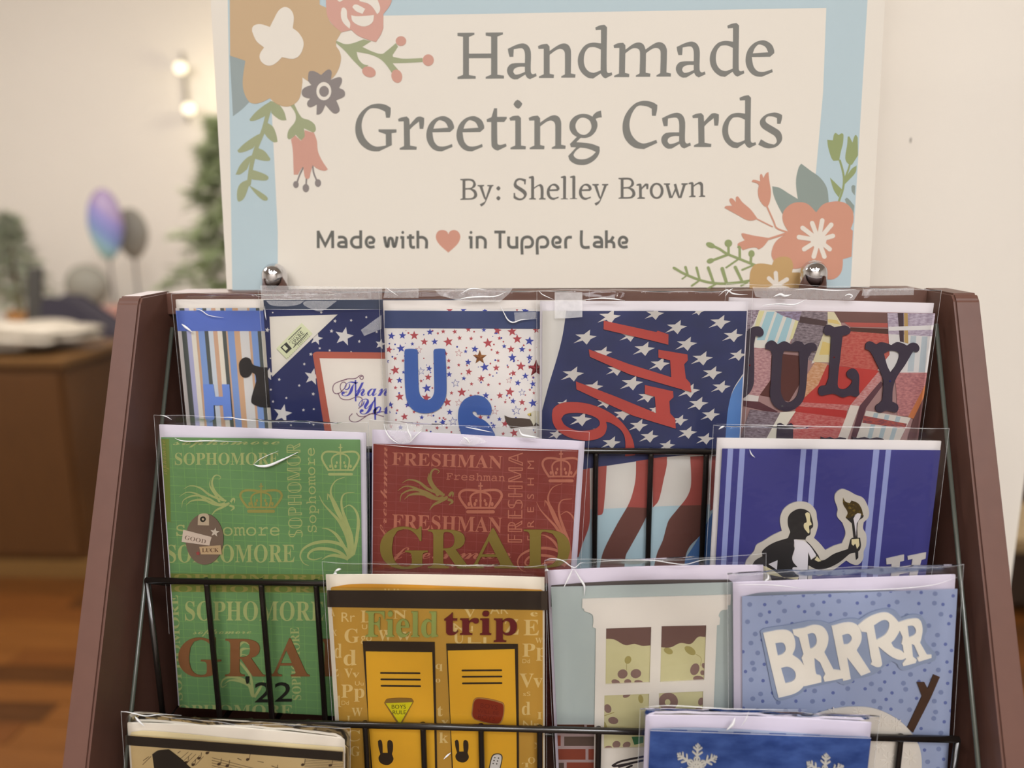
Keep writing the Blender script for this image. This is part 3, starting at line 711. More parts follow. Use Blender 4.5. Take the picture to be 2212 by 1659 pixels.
def f(I):
    for g in 'BySh': put(I, g)
    put(I, 'l'); put(I, 'l', fpx(FF, 1602, 42)); put(I, 'y', fpx(FF, 1915, 147))
    for cy in (208, 346): I.P(f'565,{cy} 580,{cy-22}* 597,{cy-32} 615,{cy-20}* 626,{cy} 612,{cy+22}* 597,{cy+32} 578,{cy+20}*', FF)
    q = fpx(FB, 1785, 530); ex, ey = G['e'][0][0]
    for lx in (1275, 1727):
        l = fpx(FF, lx, 255); put(I, 'e', (l[0]+(ex-q[0])*.445, l[1]+(ey-q[1])*.445), .445)
    put(I, 'B', fpx(FG, 160, 93)); put(I, 'r', fpx(FG, 548, 240), .465); put(I, 'w'); put(I, 'n', fpx(FG, 1680, 205), .445)
    I.poly(ell(990, 375, 152, 178, FG), ell(990, 375, 90, 135, FG))
sg('byline_lettering', '6b6862', f)
def f(I, part):
    W = 20; half = 900
    def s(st, dx=0):
        if (float(st.split(',')[0])+dx < half) == (part == 0): I.stroke([p+Vector((dx*FI[2], 0)) for p in pts(st, FI, closed=False)], W*FI[2], cap=False)
    s('55,178 55,58'); s('52,60 103,158 153,60'); s('153,58 154,178')
    A = ('190,103 225,103* 243,120* 245,178', '245,168 212,168* 195,160* 196,145* 212,137* 245,137'); E = ('398,142 432,138 434,118* 415,102* 392,108* 382,135* 390,160* 410,171* 440,167',)
    for st in A: s(st)
    for st in A: s(st, 1745)
    for dx in (0, 1273, 1727): s(E[0], dx)
    s('345,55 345,178'); s('345,170 305,170* 284,148* 284,122* 305,103* 345,103')
    s('507,97 520,162* 530,165* 549,108* 570,165* 580,162* 594,97')
    for dx in (0, 466): s('615,104 633,104', dx); s('633,96 633,180', dx); I.poly(ell(632+dx, 70, 10, 10, FI)) if (dx == 0) == (part == 0) else None
    s('684,82 685,150* 693,170* 716,171'); s('660,104 711,104'); s('735,58 735,180'); s('735,105 770,104* 793,125* 793,180')
    s('1140,180 1140,95'); s('1140,104 1170,103* 1194,122* 1195,180')
    s('1257,67 1333,67'); s('1296,67 1296,180'); s('1355,97 1355,150* 1370,170* 1412,170'); s('1411,97 1411,180')
    for dx in (0, 104): s('1447,221 1447,125* 1465,104* 1500,104* 1519,135* 1505,166* 1464,170', dx)
    s('1745,180 1745,120* 1760,104* 1787,103'); s('1852,55 1852,150* 1866,171* 1908,171')
    s('2022,55 2022,178'); s('2070,97 2050,128* 2022,134'); s('2045,130 2070,142* 2074,178')
sg('tagline_lettering', '66655f', lambda I: f(I, 0))
sg('tagline_lettering', '66655f', lambda I: f(I, 1))
sg('heart_print', 'cf9681', lambda I: I.P('943,208 880,150* 858,105* 870,65* 905,53* 935,65* 943,82 955,62* 985,53* 1015,70* 1025,105* 1005,150*', FI))

# ------------------------------------------------------------------ greeting cards
ENVW, ENVH, CW, CH = .1333, .2015, .1270, .1955
class Card:
    def __init__(s, label, D, eTL, eTR, cTL, cTR, bg, env='e6dfe6', sl=(.0022, .0075), arc=0., group=None, cw=None, bgm=None, top=None):
        s.label = label
        a, b = onY(*eTL, D), onY(*eTR, D) if isinstance(eTR, tuple) else None
        if b is None:
            ang = math.radians(eTR); U = Vector((math.cos(ang), 0, math.sin(ang))); b = a+U*ENVW
        U = (b-a).normalized(); V = Vector((-U.z, 0, U.x)); W = (b-a).length
        H = ENVH*W/ENVW
        O = (a+b)/2-V*H
        s.S = S = Surf(O, U, V)
        s.root = empty('greeting_card', S.mw); tag(s.root, label, 'card', group or 'greeting cards in the wire rack')
        s.W, s.H = W, H
        # envelope, with its top edge and flap line
        n = 14; L = [Vector((-W/2, .0005)), Vector((W/2, .0005))]+[Vector((W/2-W*i/n, H+arc*math.sin(math.pi*i/n))) for i in range(n+1)]
        I = Ink(S, -.0036, .0012); I._local(L, [tuple(range(len(L)))]); s.env = I.build('envelope', mat(env, .6, .02, 30.), s.root)
        I = Ink(S, -.00235); k = W*.5
        I._local([Vector((-k+.0015, H-.0008)), Vector((-k*.2, H-.0052)), Vector((k*.2, H-.0052)), Vector((k-.0015, H-.0008)), Vector((k*.2, H-.0056)), Vector((-k*.2, H-.0056))], [(0, 1, 5), (1, 2, 4, 5), (2, 3, 4)]); I.build('flap_edge', mat(env, .5, .01, 30.), s.env)
        ca = S.loc(cTL); cb = S.loc(cTR) if cTR else Vector((ca.x+(cw or CW), ca.y))
        s.ca, s.cb = ca, cb
        cb0 = min(ca.y, cb.y)-CH*W/ENVW
        cb0 = max(cb0, .001)
        s.quad = [Vector((ca.x, cb0)), Vector((cb.x, cb0)), cb, ca]
        I = Ink(S, -.0005, .0005); I._local(s.quad, [(0, 1, 2, 3)]); s.front = I.build('card_front', bgm or mat(bg, .6, .04, 50.), s.root)
        S.clip = (ca.x, cb.x, cb0, max(ca.y, cb.y), min(ca.y, cb.y)); S.topline = (ca, cb)
        s.lv = .00002; s.sl = sl
        s.sleeve()
    def back(s, st, fr, h):
        I = Ink(s.S, -.0019, .0004); I.P(st, fr); return I.build('card_back', mat(h, .6, .03), s.root)
    def ink(s, name, h, fn, th=0., z=None, m=None, label=None, **kw):
        if z is None:
            z = s.lv
            I = Ink(s.S, z, th); fn(I); s.lv += 1.2e-5+3e-6*min(I.k, 18)
        else: I = Ink(s.S, z, th); fn(I)
        return I.build(name, m or mat(h, kw.pop('rough', .6), kw.pop('var', .04), kw.pop('scale', 60.), **kw), s.front, label)
    def sleeve(s):
        ex, up = s.sl; W, H = s.W, s.H; rnd = random.Random(hash(s.label) % 9999 if False else len(s.label)*7+int(abs(s.S.O.x)*10000))
        ph = [rnd.uniform(0, 6.28) for _ in range(8)]
        nx, ny = 44, 26; V = []; F = []
        def gz(u, v, k):
            t = max(0, (v-(H-.012))/(.012+up)); q = math.sin(math.pi*(u/W+.5))
            w = math.sin(60*u+ph[k])*.5+math.sin(143*u+ph[k+1]+40*v)*.35+math.sin(300*u-90*v+ph[k+2])*.18
            return t*t*(.0016*w)*(.3+q)+.00035*math.sin(70*u+ph[k]+60*v)*q
        for side in (0, 1):
            b = len(V)
            for j in range(ny+1):
                jj = j/ny; v = -.0015+(H+up+.0015)*(1-(1-jj)**1.9)
                for i in range(nx+1):
                    u = -W/2-ex+(W+2*ex)*i/nx; e = min(1, min(i, nx-i)/2.5)
                    tv = max(0, (v-H)/up)
                    z0 = (.0021-.0014*tv) if side == 0 else (-.0042+.0028*tv)
                    z = -.001+(z0+.001)*e+gz(u, v, side*3)*(1 if side == 0 else -.6)
                    vv = v+(.0006*math.sin(50*u+ph[6])+.0003*math.sin(170*u+ph[7]) if j == ny else 0)
                    V.append((u, vv, z))
            for j in range(ny):
                for i in range(nx):
                    a = b+j*(nx+1)+i; q = (a, a+1, a+nx+2, a+nx+1); F.append(q if side == 0 else q[::-1])
        s.slv = new_obj('sleeve', V, F, SLEEVE, s.root, True); s.slv['label'] = 'clear plastic sleeve'
        # the rolled rim of the sleeve mouth
        rim = [Vector(V[j*(nx+1)]) for j in range(4, ny)]+[Vector(V[ny*(nx+1)+i]) for i in range(nx+1)]+[Vector(V[j*(nx+1)+nx]) for j in range(ny-1, 3, -1)]
        v, f = tube(rim, .00013, 5); new_obj('sleeve_rim', v, f, RIM, s.slv)
    def crease(s, st, fr, r=.00032):
        L = pts(st, fr, closed=False)
        P = [Vector((*s.S.loc(p, .0024), .0023)) for p in L]; n = len(P)
        R = [r*max(.15, math.sin(math.pi*(i+.3)/(n-.4))) for i in range(n)]
        v, f = tube(P, R, 8); new_obj('crease', v, f, CREASE_GLINT, s.slv, True)
    def haze(s, st, fr):
        I = Ink(s.S, .0024, .00004); I.P(st, fr); I.build('sleeve_fold', HAZE, s.slv)  # translucent white patch that paints haze and sheen onto the folded plastic
    def bars(s, name, items, h, yref, fr, ytop=None, ybot=None):
        """vertical printed bars: x0,x1 in frame units at yref"""
        def fn(I):
            for x0, x1 in items:
                u0 = s.S.loc(fpx(fr, x0, yref)).x; u1 = s.S.loc(fpx(fr, x1, yref)).x
                v1 = s.S.loc(fpx(fr, x0, ytop)).y if ytop is not None else s.S.clip[3]
                v0 = s.S.loc(fpx(fr, x0, ybot)).y if ybot is not None else s.S.clip[2]
                I.rect(u0, u1, v0, v1)
        return s.ink(name, h, fn)
def skewstar(I, cx, cy, r, fr):
    base = [(518, 462), (513, 513), (578, 522), (522, 548), (487, 597), (450, 560), (368, 585), (440, 537), (385, 507), (462, 505)]
    I.poly([Vector(fpx(fr, cx+(x-475)*r/95, cy+(y-528)*r/95)) for x, y in base])
def gem(C, name, cx, cy, r, fr, h, metal=.6, hgt=.0012, rot=0, label=None):
    """raised faceted star"""
    P = [C.S.loc(p, .0008) for p in star(cx, cy, r, fr, rot)]; c = C.S.loc(fpx(fr, cx, cy), .0008)
    V = [(p.x, p.y, .0001) for p in P]+[(c.x, c.y, .0001+hgt)]; n = len(P)
    F = [((i+1) % n, i, n) for i in range(n)]
    o = new_obj(name, V, F, mat(h, .22, .1, metal=metal), C.front)
    if label: o['label'] = label

# ---- row 1
FL = (340, 600, 520/2212); FM = (800, 600, 400/1843); FN = (1150, 600, 500/2074); FP = (1230, 900, 350/1613); FQ = (1560, 600, 500/2074)
C = Card('striped blue and tan card with a blue letter H, leftmost of the top row', .524, fpx(FL, 152, 205), 0., fpx(FL, 168, 280), None, 'e4dfd6', env='e2dbd2', sl=(.002, .004))
st = [(178, 222, 'd2cbc6'), (222, 268, '565b56'), (268, 310, 'b3b3d2'), (310, 352, 'e6dfcd'), (352, 375, 'cfa98a'), (375, 432, '83a0d2'), (432, 468, '565b56'), (468, 512, 'cfd6da'), (512, 552, 'd0a88a'), (552, 595, 'e6dfcd'), (595, 630, '565b56'), (630, 645, 'cfa98a'), (645, 705, '83a0d2'), (705, 757, 'd3aa84'), (757, 840, 'd9d7d2'), (840, 862, 'cfa98a'), (862, 920, '83a0d2'), (920, 955, '565b56'), (955, 1000, 'e6dfcd'), (1000, 1060, '83a0d2'), (1060, 1100, '565b56'), (1100, 1180, 'd9d7d2'), (1180, 1240, 'd3aa84'), (1240, 1300, '83a0d2'), (1300, 1400, 'd9d7d2'), (1400, 1480, '83a0d2'), (1480, 1600, 'd3aa84'), (1600, 2100, 'd9d7d2')]
for h in sorted(set(x[2] for x in st)): C.bars('stripe_print', [(a, b) for a, b, q in st if q == h], h, 490, FL)
C.ink('blue_band', '6078c4', lambda I: I.P('150,302 3000,302 3000,492 160,490', FL), rough=.5)
C.ink('letter', '7596dc', lambda I: I.P('418,980 512,980 528,1095 602,1095 592,980 660,980 672,1140 686,1305 612,1305 600,1172 515,1172 522,1300 480,1325 440,1300 430,1140', FL), th=.0006, label='blue letter H')
C.ink('silhouette', '2e2a28', lambda I: I.P('750,830* 752,780* 780,742* 815,732* 850,748* 872,795* 900,810 950,822 1300,840 1300,1195 960,1188* 900,1172* 866,1150* 862,1120* 872,1070* 908,950 898,890* 868,870 840,908* 800,918* 765,895*', FL), th=.0006, label='black rounded silhouette')
C.crease('330,282 400,300* 470,345* 610,368', FL); C.crease('222,425 260,455* 325,505', FL, .0009)
C = Card('navy starry thank you card with a white corner and 1 SPARE ticket', .518, fpx(FL, 962, 208), 0., fpx(FL, 972, 293), None, '2b3260', env='3d465c', sl=(.0025, .006))
def f(I):
    for x, y, r in ((1715, 540, 90), (1150, 1250, 90), (1425, 910, 80), (1460, 560, 62), (1020, 885, 60), (2050, 610, 50), (1010, 480, 24)): I.poly(star(x, y, r, FL, 12))
    for x, y, r in ((1505, 318, 15), (1632, 398, 18), (1780, 392, 15), (1920, 362, 14), (1600, 490, 20), (1855, 585, 16), (2015, 498, 14), (1492, 648, 14), (1410, 703, 18), (1583, 668, 14), (1350, 793, 15), (1120, 935, 16), (1303, 990, 15), (1042, 1028, 14), (1432, 1068, 18), (1185, 1105, 14), (1062, 1138, 15), (1342, 1215, 16), (1437, 1207, 13), (1228, 1355, 12), (1780, 680, 10), (1435, 1350, 12), (1040, 740, 10), (1060, 320, 10)): I.poly(star(x, y, r, FL, 12))
C.ink('star_print', 'dcd8d2', f)
C.ink('red_mat', 'b5604e', lambda I: I.P('1428,705 1440,688* 1465,680 2400,690 2400,1560 1560,1560', FL), th=.0003)
C.ink('white_panel', 'e4ddd2', lambda I: I.P('1490,740 2360,748 2360,1560 1626,1560', FL), th=.0002, z=.0005)
C.ink('swirl_print', '7a5568', lambda I: [I.stroke(x, 8, FL) for x in ('1740,935 1680,950* 1620,985* 1618,1050* 1660,1065* 1705,1030* 1735,990* 1720,960* 1690,970* 1680,1010* 1700,1050* 1740,1050', '1880,905 1860,915* 1880,935* 1892,910* 1870,895* 1820,925* 1740,930* 1690,950', '1660,1060 1690,1110* 1760,1120* 1830,1095* 1880,1110* 1870,1180* 1850,1200', '1790,1250 1765,1280* 1775,1315* 1830,1325* 1900,1285* 1960,1250* 2080,1275', '1830,1245 1850,1270* 1900,1275* 1990,1240* 2080,1230')], z=.00076)
C.ink('thank_you_lettering', '4a4cae', lambda I: (I.text('Thank', (1690, 1088), (2230, 1082), 150, FL, style='s'), I.text('You', (1850, 1255), (2190, 1250), 160, FL, style='s')), z=.0008)
C.ink('white_corner', 'e2dcd0', lambda I: I.P('1030,358 1655,338 1055,910', FL), th=.0003, z=.0002)
C.ink('ticket', 'd8dcb6', lambda I: I.P('1325,415 1425,515 1190,752 1090,652', FL), th=.0002, z=.0005)
def f(I):
    I.P('1130,640 1185,592 1236,650 1186,697', FL)
    I.text('SPARE', (1262, 622), (1352, 512), 40, FL)
    for a, b in (((1205, 570), (1320, 458)), ((1250, 640), (1378, 505))): I.stroke([Vector(fpx(FL, *a)), Vector(fpx(FL, *b))], 7*FL[2])
    for k in range(9):
        t = k/8; x, y = 1210+95*t, 585-100*t; I.stroke([Vector(fpx(FL, x, y)), Vector(fpx(FL, x+9, y+14))], 4*FL[2], cap=False)
        x, y = 1285+85*t, 605-95*t; I.stroke([Vector(fpx(FL, x, y)), Vector(fpx(FL, x+16, y+18))], 5*FL[2], cap=False)
    for k in range(14): I.poly(ell(1100+6.5*k, 660+6.5*k, 3, 3, FL, n=6)); I.poly(ell(1200+15*k, 735-15*k, 3, 3, FL, n=6))
C.ink('ticket_print', '3a3c38', f, z=.00075)
C.ink('ticket_number', 'd8dcb6', lambda I: I.text('1', (1178, 672), (1200, 650), 46, FL), z=.00079)
C.haze('945,70 2065,88 2065,200 955,205', FL); C.haze('1000,212 1350,212 1300,245* 1180,262* 1040,250*', FL); C.haze('1430,212 1650,212 1560,280* 1490,308* 1400,280* 1340,230*', FL); C.haze('1870,480 2060,340 2060,470 1900,535', FL)
C.crease('985,260 990,330* 1000,390', FL); C.crease('970,290 1500,292* 2060,290', FL, .0002)
C = Card('red, white and blue star card with big blue letters U and S', .512, fpx(FM, 118, 230), -.1, fpx(FM, 150, 312), None, 'e9e4de', env='e4ddd6', sl=(.0022, .0065))
rs = [(437,575,48),(537,638,40),(775,638,52),(725,535,25),(672,553,17),(840,537,27),(888,600,27),(1003,605,24),(1103,590,16),(1170,650,52),(1285,602,23),(1462,610,50),(1410,535,50),(1265,525,45),(975,515,30),(1650,520,35),(185,715,40),(247,803,22),(247,920,50),(190,1020,38),(250,1095,22),(292,1185,47),(268,1320,18),(340,1383,40),(435,1335,20),(255,1415,14),(200,1480,25),(470,1455,30),(575,990,38),(505,1027,20),(555,1195,50),(765,1240,48),(780,825,24),(778,895,22),(880,868,20),(980,935,37),(1105,1003,40),(1188,967,17),(1007,1057,22),(1175,1065,20),(910,1140,50),(808,1147,22),(1075,1147,17),(1400,712,40),(1265,745,24),(1588,720,18),(1272,825,20),(1253,897,37),(1370,888,16),(1497,882,50),(1423,950,34),(1288,1055,17),(1388,1135,50),(1290,1172,36),(1588,1115,16),(1627,1147,18),(1510,1240,36),(1343,1237,18),(1545,1305,17),(1340,1455,40),(1322,1552,22),(1430,1545,45),(665,1495,22),(760,1492,18),(905,1505,30),(1620,990,18),(560,1518,18),(1000,1175,20),(750,755,25),(1095,1390,30),(325,825,20),(790,320,40),(1460,320,16)]
bs = [(210,580,40),(320,575,40),(593,540,36),(640,637,36),(418,658,22),(303,703,46),(290,1020,36),(165,830,28),(585,903,34),(562,1100,48),(785,962,32),(930,1002,26),(973,840,35),(1040,710,38),(948,733,22),(1138,890,48),(1332,682,26),(1583,630,48),(1510,712,36),(1413,795,46),(1585,795,36),(1543,978,36),(1468,1047,34),(1618,1057,34),(1150,1172,36),(1618,1248,46),(1420,1228,32),(200,1262,34),(512,1390,26),(790,1337,34),(720,1440,36),(1285,1407,26),(1175,1388,22),(370,1265,30),(300,1490,30),(1225,1475,30),(330,940,20),(1130,520,25),(925,320,36),(1140,330,28),(1540,330,40)]
os_ = [(482,715,38),(505,930,42),(880,750,40),(848,1050,44),(880,1245,40),(822,1430,48),(1380,1022,32),(1510,1142,38),(1240,1330,38),(1452,1322,50),(593,1350,40)]
rnd = random.Random(5)
dots = [(rnd.uniform(165, 1660), rnd.uniform(525, 1560), rnd.choice((5, 7, 9, 10))) for _ in range(120)]
C.ink('red_star_print', 'b04a50', lambda I: [I.poly(star(x, y, r, FM, (x*7) % 24-12)) for x, y, r in rs]+[I.poly(star(x, y, r, FM, 5), star(x, y, r*.78, FM, 5)) for x, y, r in os_[::2]]+[I.poly(ell(x, y, r, r, FM, n=8)) for x, y, r in dots[::2]])
C.ink('blue_star_print', '3f4aa0', lambda I: [I.poly(star(x, y, r, FM, (x*5) % 24-12)) for x, y, r in bs]+[I.poly(star(x, y, r, FM, -6), star(x, y, r*.78, FM, -6)) for x, y, r in os_[1::2]]+[I.poly(ell(x, y, r, r, FM, n=8)) for x, y, r in dots[1::2]])
C.ink('navy_band', '3d4a72', lambda I: I.P('140,326 3000,340 3000,516 140,500', FM), th=.0002, rough=.45)
C.ink('letter', '4364a8', lambda I: I.P('338,735 350,712* 455,712* 470,730 480,1080* 495,1170* 545,1215* 600,1205* 632,1150* 636,1070 628,730 642,711* 735,710* 746,728 758,1080* 745,1210* 680,1310* 560,1350* 440,1325* 370,1240* 345,1100*', FM), th=.0009, label='blue letter U')
C.ink('letter', '4364a8', lambda I: I.P('905,1560 880,1470* 872,1390* 885,1290* 940,1210* 1040,1172* 1130,1190* 1195,1260* 1208,1330* 1195,1368 1065,1362 1050,1335* 1022,1332* 1018,1355* 1060,1390* 1130,1420* 1190,1475* 1240,1560 1250,1760 1130,1900* 980,1900* 890,1800', FM), th=.0009, label='blue letter S')
gem(C, 'copper_star', 1088, 795, 74, FM, 'a06a40', .7, label='copper star stud'); gem(C, 'red_star', 1650, 905, 90, FM, '8a3038', .4, label='dark red star stud')
C.ink('eagle_wing', '5a4c42', lambda I: I.P('1335,1372 1400,1395* 1500,1398* 1600,1410 1640,1440 1680,1470 1450,1490* 1400,1500 1350,1430*', FM), th=.0005)
C.ink('eagle_head', 'd8d2bc', lambda I: I.P('1590,1410 1600,1345* 1640,1325* 1690,1335 1690,1480 1650,1435 1625,1475 1605,1430', FM), th=.0003, z=.0006)
C.ink('eagle_beak', 'd8c060', lambda I: I.P('1563,1357 1600,1343 1602,1378 1572,1370', FM), th=.0003, z=.0006)
C.haze('640,120 900,105 1300,108 1420,100 1380,160 1290,240 1000,238 870,225 700,180', FM); C.haze('150,100 480,105 480,200 130,200', FM); C.haze('1430,345 1650,340 1650,405 1520,412* 1440,440', FM)
C.crease('1285,265 1330,350* 1370,420* 1420,445* 1500,420* 1660,408', FM, .0005); C.crease('870,220 960,200* 1100,190* 1250,185* 1350,140', FM, .0007); C.crease('900,160 1000,110* 1150,120', FM, .0005); C.crease('150,95 200,130* 275,180', FM)
C = Card('navy flag card with white stars and red numerals 1776', .506, fpx(FN, 68, 213), fpx(FN, 1945, 216), fpx(FN, 90, 296), fpx(FN, 1922, 297), 'd6d2ca', env='e4dee2', sl=(.002, .007))
C.ink('pale_blue_print', 'b3cbd2', lambda I: I.P('-200,940 1700,860 1700,1900 -200,1900', FP))
C.ink('blue_print', '5b86c0', lambda I: (I.P('1150,1420 1320,1150* 1420,960* 1480,880 1620,300 1620,1900 1130,1900', FP), I.P('1900,860 1800,1010* 1755,1150* 1735,1310* 1725,1560 1880,1560', FN)))
C.ink('navy_field_print', '353c6c', lambda I: I.P('305,290 1935,290 1925,830 1880,870 1800,1000* 1760,1140* 1740,1300* 1722,1560 1300,1595 1100,1620 470,1715 -50,1800 -50,1240 80,1215 150,950* 220,720* 270,520*', FN), h2='2d3350')
def f(I):
    for x, y, r in ((690, 345, 95), (1095, 320, 80), (1485, 300, 50), (1680, 395, 90), (475, 530, 95), (870, 515, 80), (1290, 440, 90), (1795, 515, 85), (1380, 590, 90), (1000, 635, 90), (630, 670, 80), (1520, 720, 90), (1840, 690, 75), (1140, 770, 85), (750, 820, 80), (360, 860, 95), (1610, 850, 85), (890, 940, 95), (550, 975, 80), (1690, 975, 80), (1405, 1010, 90), (1025, 1060, 80), (655, 1115, 75), (1485, 1125, 85), (1095, 1180, 50), (280, 1130, 60), (805, 1220, 80), (1595, 1225, 80), (1320, 1275, 70), (435, 1265, 90), (950, 1320, 80), (1390, 1385, 80), (600, 1365, 60), (1045, 1420, 80), (1550, 1440, 75), (705, 1475, 80), (1205, 1500, 70), (210, 1400, 60)): skewstar(I, x, y, r, FN)
C.ink('star_print', 'd3cdc4', f)
def f(I):
    I.P('60,545 203,512 205,1000* 190,1110* 130,1270* 90,1400 20,1400', FP); I.P('262,502 372,488 360,700* 345,880* 335,950* 320,975* 262,985', FP); I.P('832,412 972,398 970,480* 940,620* 905,780* 880,850* 830,905', FP)
    I.P('664,442 790,425 790,890* 760,1010* 600,1310* 560,1390* 540,1620 290,1620 320,1400* 360,1290* 480,1060* 590,870* 640,720* 660,600*', FP); I.P('1203,398 1350,390 1345,1050* 1310,1170* 1200,1290* 1155,1400* 1140,1620 820,1620 870,1370* 930,1230* 965,1100* 990,1030* 1060,940* 1170,800* 1210,680*', FP); I.P('1415,395 1480,390 1480,890 1400,940', FP)
C.ink('red_stripe_print', 'a5524a', f)
C.ink('dark_stripe_print', '70483f', lambda I: (I.P('787,910 760,1010* 600,1310* 560,1390* 540,1620 290,1620 320,1400* 360,1290* 480,1060* 575,900', FP), I.P('1342,880 1345,1050* 1310,1170* 1200,1290* 1155,1400* 1140,1620 820,1620 870,1370* 930,1230* 965,1100* 990,1030* 1060,940* 1105,885', FP)))
C.ink('numeral', 'b64a42', lambda I: I.P('640,385 1110,487 1125,475 1220,508 1218,600 1100,570 638,462', FN), th=.0007, label='red numeral 1')
C.ink('numeral', 'b64a42', lambda I: I.P('505,642 870,775 1245,892 1235,740 1130,715 1130,645 1390,688 1393,740 1360,775 1375,900 1415,945 1425,1025 870,865 515,708', FN), th=.0007, label='upper red numeral 7')
C.ink('numeral', 'b64a42', lambda I: I.P('390,930 760,1070 1110,1215 1098,1065 1008,1040 1008,962 1260,1018 1265,1070 1228,1105 1235,1215 1280,1265 1285,1352 900,1235 395,1000', FN), th=.0007, label='lower red numeral 7')
C.ink('numeral', 'b64a42', lambda I: I.P('175,1230 190,1170* 260,1125* 370,1115* 500,1130* 640,1180* 770,1265* 860,1370* 905,1470* 920,1590 832,1600 830,1440* 790,1360* 700,1300* 660,1290 668,1340* 640,1410* 560,1450* 460,1458* 330,1430* 230,1370* 185,1300*', FN, ('258,1265 290,1225* 380,1210* 480,1220* 580,1260* 605,1310* 570,1350* 480,1372* 380,1365* 290,1320*',)), th=.0007, label='red numeral 6')
I = Ink(C.S, .0024, .00006); I.P('200,130 448,130 448,352 330,362 200,366', FN); I.build('tape', TAPE, C.slv)['label'] = 'strip of frosted tape'
C.crease('450,200 600,185* 720,190* 830,205', FN, .0005); C.crease('60,120 90,150* 190,195', FN); C.crease('1670,160 1740,110* 1790,140* 1850,150* 1930,150', FN, .0005); C.crease('1730,165 1760,120* 1800,95', FN, .0004)
C = Card('plaid card with dark western letters JULY, rightmost of the top row', .512, fpx(FQ, 70, 180), fpx(FQ, 1915, 232), fpx(FQ, 60, 285), fpx(FQ, 1906, 318), 'a5827e', env='e6dfe2', sl=(.0028, .009))
WV = dict(scale=420., stretch=(1, 2.5, 1), contrast=(.35, .65))
def pl(h, *ps, h2=None, n='plaid_print'): C.ink(n, h, lambda I: [I.P(p, FQ) for p in ps], h2=h2, **(WV if h2 else {}))
pl('ddd8cc', '0,280 715,298 590,625 0,640')
pl('a3c5cc', '400,305 470,305 380,560 310,560', '495,305 560,305 465,575 400,575', '590,320 640,325 560,590 490,590')
pl('74626c', '200,290 335,290 280,420 240,470 0,470 0,290', h2='b8a8b4')
pl('dcd4a0', '330,295 380,298 270,600 250,600', '680,300 715,300 640,540 600,560')
pl('7d6a78', '470,300 715,300 690,390 540,340', h2='9c90a8')
pl('6a5c62', '715,298 960,305 945,420 880,600 840,760 780,740 610,610', h2='9a8c90')
pl('4f3c3c', '700,345 942,388 930,435 690,402'); pl('d6cca8', '945,305 1040,310 1080,470 980,760 810,755 900,520 945,420')
pl('d8c078', '945,370 1030,380 1060,420 950,400', '900,570 970,590 960,690 870,690'); pl('70504a', '1000,300 1480,315 1480,405 1060,400')
pl('b4584e', '1090,398 1490,408 1490,445 1150,440'); pl('50342c', '1150,445 1490,458 1490,505 1130,482')
pl('b04a42', '1075,475 1500,505 1500,690 1390,830 1050,790 1060,600', h2='bf6a5c')
pl('b83c36', '930,780 1410,830 1330,930 1150,1140 700,1115 800,1000'); pl('5a302a', '530,680 700,700 690,960 600,1110 330,1050 410,920 440,700')
pl('a07278', '200,618 445,640 430,920 330,1060 180,1080', h2='c49c98'); pl('c08a5c', '830,755 945,770 860,960 720,1090 740,900', h2='d2a888')
pl('d8d0c8', '190,1040 330,1060 320,1110 190,1100', '810,740 830,760 800,770'); pl('5a3238', '190,1100 330,1110 500,1200 480,1215 190,1150')
pl('b05a58', '700,1115 1150,1140 1120,1190 680,1150', h2='c88880'); pl('b23a36', '670,1150 1120,1190 1110,1255 650,1200')
pl('b4504e', '650,1200 1110,1255 1030,1480 520,1480', h2='c47c74'); pl('dcd4c8', '1150,1140 1230,1150 1110,1480 1020,1480')
pl('5c3a42', '1240,1130 1420,930 1450,950 1290,1165 1190,1480 1140,1480'); pl('c89c98', '1150,1140 1400,840 1440,900 1230,1150', h2='b87470')
pl('d6cfc4', '1290,1190 1690,1255 1580,1480 1185,1480'); pl('a8b8bc', '1360,1210 1400,1215 1330,1470 1290,1470', '1460,1225 1500,1232 1430,1470 1390,1470', '1560,1240 1600,1248 1530,1470 1490,1470')
pl('b4584a', '1270,1235 1655,1308 1640,1352 1255,1300', h2='7a4850'); pl('c08480', '1540,845 1855,848 1840,960 1700,1245 1570,1235 1560,1000', h2='9c6468')
pl('bd7448', '1835,930 1665,1250 1715,1262 1850,1020'); pl('6a4846', '1850,980 1715,1262 1650,1480 1830,1480')
pl('d6d2ce', '1490,505 1900,525 1860,850 1500,850 1390,830 1500,690'); pl('b3bcc0', '1690,520 1740,522 1715,840 1660,840', '1790,525 1840,528 1815,845 1760,845')
pl('9c8c9c', '1480,315 1910,320 1895,525 1490,505', h2='c0b4c0'); pl('46343a', '1572,315 1625,315 1628,580 1592,570'); pl('b8985c', '1630,315 1662,318 1668,590 1632,580')
pl('dcd8d4', '1490,440 1900,425 1898,465 1490,475'); pl('e0dac8', '520,1205 660,1195 470,1480 370,1480'); pl('6c5a60', '250,1180 520,1210 375,1480 150,1480', h2='988a90')
LT = 'letter'
C.ink(LT, '3b3040', lambda I: I.P('180,520 240,465 290,440* 340,440* 370,475* 368,510* 340,528* 300,520 285,600 285,930* 255,1020* 205,1070 150,1090', FQ), th=.0009, label='dark letter J, partly covered')
C.ink(LT, '3b3040', lambda I: I.P('390,640 392,600* 420,570* 460,565* 500,598 555,570* 590,580* 620,600 665,570* 710,575* 740,605 785,585* 830,590* 850,625* 840,655* 805,660 770,720 750,1000* 720,1110* 640,1180* 560,1195* 470,1150* 430,1060* 440,900* 450,690 430,650*', FQ, ('555,655 690,662 695,950* 670,1060* 620,1110* 580,1115* 545,1080* 525,1000* 540,700',)), th=.0009, label='dark letter U')
